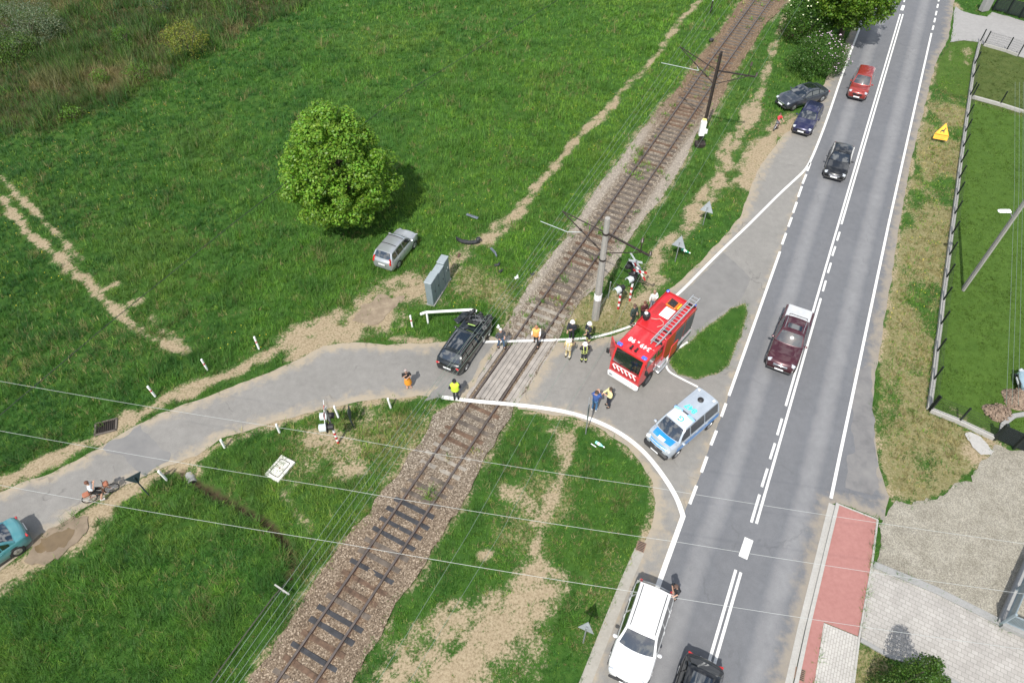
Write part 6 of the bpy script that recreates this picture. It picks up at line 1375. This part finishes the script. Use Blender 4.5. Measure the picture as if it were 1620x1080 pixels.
mesh_fence('low concrete edging with posts dividing the two lawns', [(1537, 155), (1581, 167), (1625, 181), (1690, 200)], 1.3, True, False, .2)
def slat_gate(label, posts, h, n=11):
    g = px(*posts[0]); r = empty('slatted_gate', g, 0, label, 'gate'); P = [px(*p)-g for p in posts]
    for p in P: k = MB(); k.box(p+Vector((0, 0, (h+.1)/2)), (.16, .16, h+.1), None, .01); k.build('post', M_FPOST, r)
    for a, b in zip(P[:-1], P[1:]):
        k = MB()
        for i in range(n): z = .18+(h-.25)*i/(n-1); k.bar(a+Vector((0, 0, z)), b+Vector((0, 0, z)), .04, .075)
        k.build('slat_panel', M_FPOST, r)
slat_gate('black slatted gate beside the earth heaps', [(1572, 695), (1603, 709), (1650, 726)], 1.35)
slat_gate('black slatted gate across the concrete drive', [(1570, 17), (1592, 23.5), (1612, 28.5), (1660, 41)], 1.5, 13)
g = px(1556, 17); o = empty('gate_pillar', g, .3, 'grey gate pillar on the grass left of the slatted gate', 'gate pillar'); k = MB(); k.box((0, 0, .8), (.9, .55, 1.6), None, .03); k.build('pillar', M_CONCD, o); k = MB(); k.box((0, 0, 1.64), (1.0, .65, .10), None, .02); k.build('cap_stone', M_CONC, o)
# metal fence on a low wall at the bottom right
M_BMET = mat('blue_grey_metal', (.27, .33, .36), .45, .3, .1)
a, b = px(1581, 988), px(1626, 885); g = a; r = empty('metal_fence', g, 0, 'blue grey metal fence on a low wall beside the gravel yard', 'fence'); B_ = b-a
k = MB(); k.bar(Vector((0, 0, .1)), B_+Vector((0, 0, .1)), .30, .26); k.build('low_wall', M_CONCD, r)
k = MB(); 
for z in (.55, 1.25): k.bar(Vector((0, 0, z)), B_+Vector((0, 0, z)), .05, .06)
n = 44
for i in range(n+1): c = B_*(i/n); k.box(c+Vector((0, 0, .9)), (.05, .03, .85), Matrix.Rotation(.4, 3, 'Z'))
k.build('rail_panel', M_BMET, r)
for f in (0, .5, 1): k = MB(); k.box(B_*f+Vector((0, 0, .7)), (.10, .10, 1.4), None, .01); k.build('post', M_BMET, r)
c2 = px(1700, 1040); D_ = c2-a
k = MB(); k.bar(Vector((0, 0, .16)), D_+Vector((0, 0, .16)), .30, .32); k.build('low_wall', M_CONCD, r)
k = MB(); 
for z in (.45, 1.2): k.bar(Vector((0, 0, z)), D_+Vector((0, 0, z)), .05, .05)
for i in range(50): c = D_*(i/49); k.box(c+Vector((0, 0, .82)), (.03, .03, .8))
k.build('rail_panel', M_BMET, r)
# concrete utility pole with a street lamp
b3 = (1524, 457); g = px(*b3); r = empty('lamp_post', g, 0, 'slotted concrete utility pole with a white street lamp over the lawn', 'lamp post'); Hp = 9.3
dv = Vector((px(1509, 342)-px(1503.5, 374)).to_tuple()).normalized(); sd = Vector((-dv.y, dv.x, 0))
n_ = 17; k = MB()
wd_ = lambda z: .17-.07*z/Hp
for s in (1, -1): k.bar(dv*wd_(0)*s+Vector((0, 0, 0)), dv*wd_(Hp)*s+Vector((0, 0, Hp)), .10, .16, (0, 1, 0))
for i in range(n_+1):
    z = 1.3+(Hp-1.4)*i/n_; k.box(Vector((0, 0, z)), (wd_(z)*2, .13, .14), Matrix((dv, Vector((-dv.y, dv.x, 0)), Vector((0, 0, 1)))).transposed())
k.box((0, 0, .55), (.32, .15, 1.2), Matrix((dv, Vector((-dv.y, dv.x, 0)), Vector((0, 0, 1)))).transposed()); k.box((0, 0, Hp-1.2), (.22, .14, 2.6), Matrix((dv, Vector((-dv.y, dv.x, 0)), Vector((0, 0, 1)))).transposed())
k.build('pole', M_POLE, r)
zl = height_at(b3, (1602, 345)); hd_ = px(1589, 334.5, zl+.5)-g; k = MB(); k.path([Vector((0, 0, zl)), Vector((0, 0, zl+.3)).lerp(Vector((hd_.x, hd_.y, zl+.5)), .5), Vector((hd_.x, hd_.y, zl+.5))], .035, 7); k.build('lamp_arm', M_GALV, r, 50)
k = MB(); da = math.atan2(hd_.y, hd_.x); k.box(Vector((hd_.x, hd_.y, zl+.52)), (.75, .30, .16), Matrix.Rotation(da, 3, 'Z'), .07); k.build('lamp_head', M_WHITE, r, 40)
for i, (xa, xb) in enumerate(((1606, 1592), (1613, 1601), (1619, 1611))):
    wire('service_wire', ['leftmost of the thin wires hanging above the right lawn', 'second of the thin wires hanging above the right lawn', 'rightmost of the thin wires hanging above the right lawn'][i], 'wire', [(xa, 130), (xa-1, 300), ((xa+xb)/2, 470), (xb, 640)], 7.5, .008, M_WIRE, 'thin wires above the lawn')

# ================================================================== trees, bushes, heaps
def leaf_mesh(name, clumps, size, tint, m, parent, seed, per, flat=.35, var=.3, shape='quad'):
    """clumps: (x, y, z, radius, shade) each filled with small leaves facing outwards and up"""
    r_ = np.random.RandomState(seed); V = []; Cc = []
    for (x, y, z, rad, br) in clumps:
        n = int(per*(rad/.5)**2*r_.uniform(.7, 1.3)); u = r_.normal(size=(n, 3)); u /= np.linalg.norm(u, axis=1)[:, None]; d = u*(rad*r_.uniform(.78 if shape == 'shell' else .55, 1.05, n)[:, None]); d[:, 2] *= .8
        nrm = u*.7+np.array([0, 0, .55])+r_.normal(size=(n, 3))*flat; nrm /= np.linalg.norm(nrm, axis=1)[:, None]
        a = np.cross(nrm, r_.normal(size=(n, 3))); a /= np.linalg.norm(a, axis=1)[:, None]; b = np.cross(nrm, a); s = size*r_.uniform(.6, 1.3, n)[:, None]
        c = np.array([x, y, z])+d
        V.append(np.stack([c-a*s*.5, c+b*s*.32-nrm*s*.05, c+a*s*.5-nrm*s*.15, c-b*s*.32], 1))
        t_ = np.array(tint)*(1+var*(r_.rand(n)[:, None]-.5)*2)*(.8+.4*br); t_[:, 0] *= r_.uniform(.8, 1.25, n); Cc.append(np.repeat(t_[:, None, :], 4, 1))
    V = np.concatenate(V).reshape(-1, 3); Cc = np.concatenate(Cc).reshape(-1, 3); n = len(V)//4
    me = bpy.data.meshes.new(name); me.vertices.add(n*4); me.vertices.foreach_set('co', V.astype(np.float32).ravel()); me.loops.add(n*4); me.loops.foreach_set('vertex_index', np.arange(n*4, dtype=np.int32)); me.polygons.add(n); me.polygons.foreach_set('loop_start', np.arange(0, n*4, 4, dtype=np.int32)); me.update()
    at = me.color_attributes.new('tint', 'FLOAT_COLOR', 'POINT'); at.data.foreach_set('color', np.concatenate([Cc, np.ones((n*4, 1))], 1).astype(np.float32).ravel())
    me.materials.append(m); o = bpy.data.objects.new(name, me); COL.objects.link(o); o.parent = parent; return o
M_LEAF = leafmat('leaves', 'tint', None, .4, .42); M_BARK = mat('bark', (.085, .065, .048), .95, 0, .35, 5, .8, 14)
def crown_clumps(R, zc, n, seed, cr, inner=.25, shape=None, lump=.18, low=1.0):
    r_ = random.Random(seed); out = []
    ga = math.pi*(3-math.sqrt(5))
    for i in range(n):
        zz = 1-2*(i+.5)/n; th = i*ga+r_.uniform(-.3, .3); rr_ = math.sqrt(1-zz*zz); dv_ = Vector((rr_*math.cos(th), rr_*math.sin(th), zz))
        f = (shape(zz) if shape else 1); k_ = r_.uniform(1-lump, 1+lump*.6) if r_.random() > inner else r_.uniform(.45, .8)
        out.append((dv_.x*R[0]*k_*f, dv_.y*R[1]*k_*f, zc+dv_.z*R[2]*(k_ if abs(zz) < .8 else min(1, k_))*(low if zz < 0 else 1), cr*r_.uniform(.65, 1.3), r_.uniform(0, 1)))
    return out
def trunk(parent, h, r0, limbs, seed, spread):
    r_ = random.Random(seed); k = MB(); k.tube((0, 0, -.1), (.05, 0, h*.55), r0, r0*.7, 10); k.tube((.05, 0, h*.55), (0, .05, h), r0*.7, r0*.25, 8)
    for i in range(limbs):
        z = h*r_.uniform(.3, .8); a = r_.uniform(0, 6.28); L = spread*r_.uniform(.6, 1); e = Vector((math.cos(a)*L, math.sin(a)*L, z+L*r_.uniform(.4, .9))); m_ = Vector((0, 0, z)).lerp(e, .5)+Vector((0, 0, L*.12)); k.tube((0, 0, z), m_, r0*.4, r0*.25, 6); k.tube(m_, e, r0*.25, r0*.08, 6)
    return k.build('trunk', M_BARK, parent, 50)
g = px(556, 352); t1 = empty('broad_tree', g, 0, 'broad bright green tree standing alone in the meadow', 'tree')
trunk(t1, 6.5, .32, 14, 2, 2.6)
egg = lambda zz: 1.08-.30*max(0, zz-.05) if zz > -.2 else 1.12
leaf_mesh('crown', crown_clumps((3.1, 3.1, 4.55), 4.4, 360, 5, .52, .22, egg, .16, .72), .19, (.145, .275, .030), M_LEAF, t1, 8, 120, .35, .35, 'shell')
# roadside tree at the top
g = px(1326, 66); t2 = empty('roadside_tree', g, 0, 'dark green tree leaning over the road at the top of the photo', 'tree'); trunk(t2, 6, .3, 12, 9, 2.4)
leaf_mesh('crown', crown_clumps((3.5, 3.6, 3.2), 5.2, 420, 15, .55, .3, None, .22), .24, (.10, .19, .02), M_LEAF, t2, 18, 60, .45, .35)
def bush(name, label, p, R, n, cr, tint, seed, size=.14, per=60, flowers=None, cat='bush', z=None, stems=True, fl_side=None):
    g = px(*p); o = empty(name, g, 0, label, cat); cl = crown_clumps(R, z or R[2]*.95, n, seed, cr, .25, None, .22); cl = [c for c in cl if c[2] > .1]
    leaf_mesh('foliage', cl, size, tint, M_LEAF, o, seed, per, .5, .4)
    if stems:
        k = MB(); r_ = random.Random(seed)
        for i in range(7): a = r_.uniform(0, 6.28); k.tube((.12*math.cos(a), .12*math.sin(a), 0), (R[0]*.6*math.cos(a), R[1]*.6*math.sin(a), R[2]*1.3), .035, .012, 5)
        k.build('stem', M_BARK, o)
    if flowers:
        col, cnt, fs = flowers; k = MB(); r_ = random.Random(seed+1); cc = [c for c in cl if c[2] > R[2]*.5 and (fl_side is None or c[0]*fl_side[0]+c[1]*fl_side[1] > -.1*R[0])]
        for i in range(cnt):
            c = r_.choice(cc); u = Vector((r_.gauss(0, 1), r_.gauss(0, 1), abs(r_.gauss(0, 1))+.3)).normalized(); k.lathe(Vector(c[:3])+u*c[3]*.98, [(fs*.5, -fs*.4), (fs, 0), (fs*.7, fs*.5), (fs*.1, fs*.8)], 6)
        k.build('blossom', mat('blossom_%s' % name, col, .7, 0, .1), o, 60)
    return o
bush('lilac_bush', 'lilac bush in pale flower behind the grey saloon', (1287, 112), (2.5, 2.3, 1.55), 190, .45, (.055, .125, .022), 33, .13, 70, ((.55, .42, .52), 130, .055), fl_side=(.7, .3))
bush('snowball_bush', 'taller bush dotted with round white flowers at the top edge', (1272, 62), (2.5, 2.2, 2.0), 190, .5, (.06, .135, .018), 35, .15, 60, ((.66, .70, .46), 42, .085))
bush('brown_shrub', 'dead brown shrub between the railway and the flowering bushes', (1249, 62), (.8, .8, .7), 40, .32, (.11, .085, .045), 37, .10, 40)
SC_ = 'bushes in the scrub at the top left'
bush('willow_shrub', 'large pale silvery shrub in the top left corner', (48, 62), (3.6, 3.0, 1.8), 150, .6, (.14, .18, .11), 41, .13, 45, None, z=1.5)
bush('hazel_bush', 'dark leafy bush at the left edge below the silvery shrub', (25, 92), (2.3, 1.9, 1.1), 80, .5, (.075, .14, .025), 43, .14, 40)
bush('yellow_shrub', 'yellowish green shrub at the edge of the brown scrub', (300, 85), (1.9, 1.7, 1.5), 80, .5, (.18, .21, .035), 45, .13, 40)
for lab, p, R in (('small bright green sapling in the middle of the scrub', (200, 72), (.9, .8, 1.0)), ('small green bush just above the scrub edge', (165, 132), (.8, .7, .7)), ('low green sapling at the lower scrub edge', (118, 188), (.9, .8, .6)), ('green leafy bush near the rusty scrub patch', (222, 128), (1.3, 1.0, .8)), ('low dark bush at the top of the scrub', (258, 22), (1.5, 1.2, .9))):
    bush('wild_bush', lab, p, R, 34, .36, (.09, .19, .022) if 'dark' not in lab else (.03, .08, .03), int(p[0]), .12, 45)
# conifer hedge trees at the bottom right: crown tops in frame, feet below it
def conifer(label, p, h, r, seed):
    g = px(*p); o = empty('cypress', g, 0, label, 'cypress tree'); k = MB(); k.tube((0, 0, 0), (0, 0, h*.8), .07, .02, 7); k.build('trunk', M_BARK, o)
    r_ = random.Random(seed); cl = []
    for i in range(int(110*h/3)):
        z = h*(i+.5)/(110*h/3); w_ = r*(1-(z/h)**2.2)**.6*r_.uniform(.75, 1.05); a = i*2.4; cl.append((w_*math.cos(a), w_*math.sin(a), z, .22*r_.uniform(.7, 1.2), r_.random()))
    leaf_mesh('crown', cl, .085, (.055, .115, .018), M_LEAF, o, seed, 190, .6, .4); return o
conifer('tallest cypress at the bottom edge casting its shadow over the paved drive', (1424, 1084), 3.5, .62, 3)
conifer('low rounded cypress at the left end of the hedge', (1392, 1094), 1.7, .55, 4)
conifer('rounded cypress in the middle of the hedge', (1455, 1098), 2.2, .66, 6)
# heaps of earth and stones by the gate
M_HEAP = flatmat('earth_heap', [(.3, (.15, .108, .08)), (.5, (.21, .155, .115)), (.7, (.28, .22, .17))], 4, 1.0, .95, 12, .06)
def heap(label, p, rx, ry, h, seed):
    g = px(*p); n = 22; r_ = random.Random(seed); secs = []; k = MB(); v = []; f = []
    for i in range(8):
        q = i/7
        for j in range(n): a = 2*math.pi*j/n; e = 1+.12*math.sin(3*a+seed)+.06*r_.uniform(-1, 1); v.append((rx*(1-q)*e*math.cos(a), ry*(1-q)*e*math.sin(a), -.05+h*math.sin(q*math.pi/2)+.03*r_.uniform(-1, 1)))
    for i in range(7):
        for j in range(n): f.append((i*n+j, i*n+(j+1) % n, i*n+n+(j+1) % n, i*n+n+j))
    k.add(v, f)
    for i in range(60): a = r_.uniform(0, 6.28); q = r_.uniform(.1, 1); k.box((rx*q*math.cos(a), ry*q*math.sin(a), h*math.cos(q*1.5)*.95), (r_.uniform(.05, .13),)*3, Matrix.Rotation(r_.uniform(0, 3), 3, 'X') @ Matrix.Rotation(r_.uniform(0, 3), 3, 'Z'), .02)
    o = k.build('earth_heap', M_HEAP, None, 60); o.location = g; return tag(o, label, 'earth heap', 'earth heaps on the lawn')
heap('smaller brown earth heap on the lawn near the kerb', (1578, 652), .78, .62, .5, 1); heap('larger stony earth heap cut by the photo edge', (1612, 632), .95, .75, .65, 2)
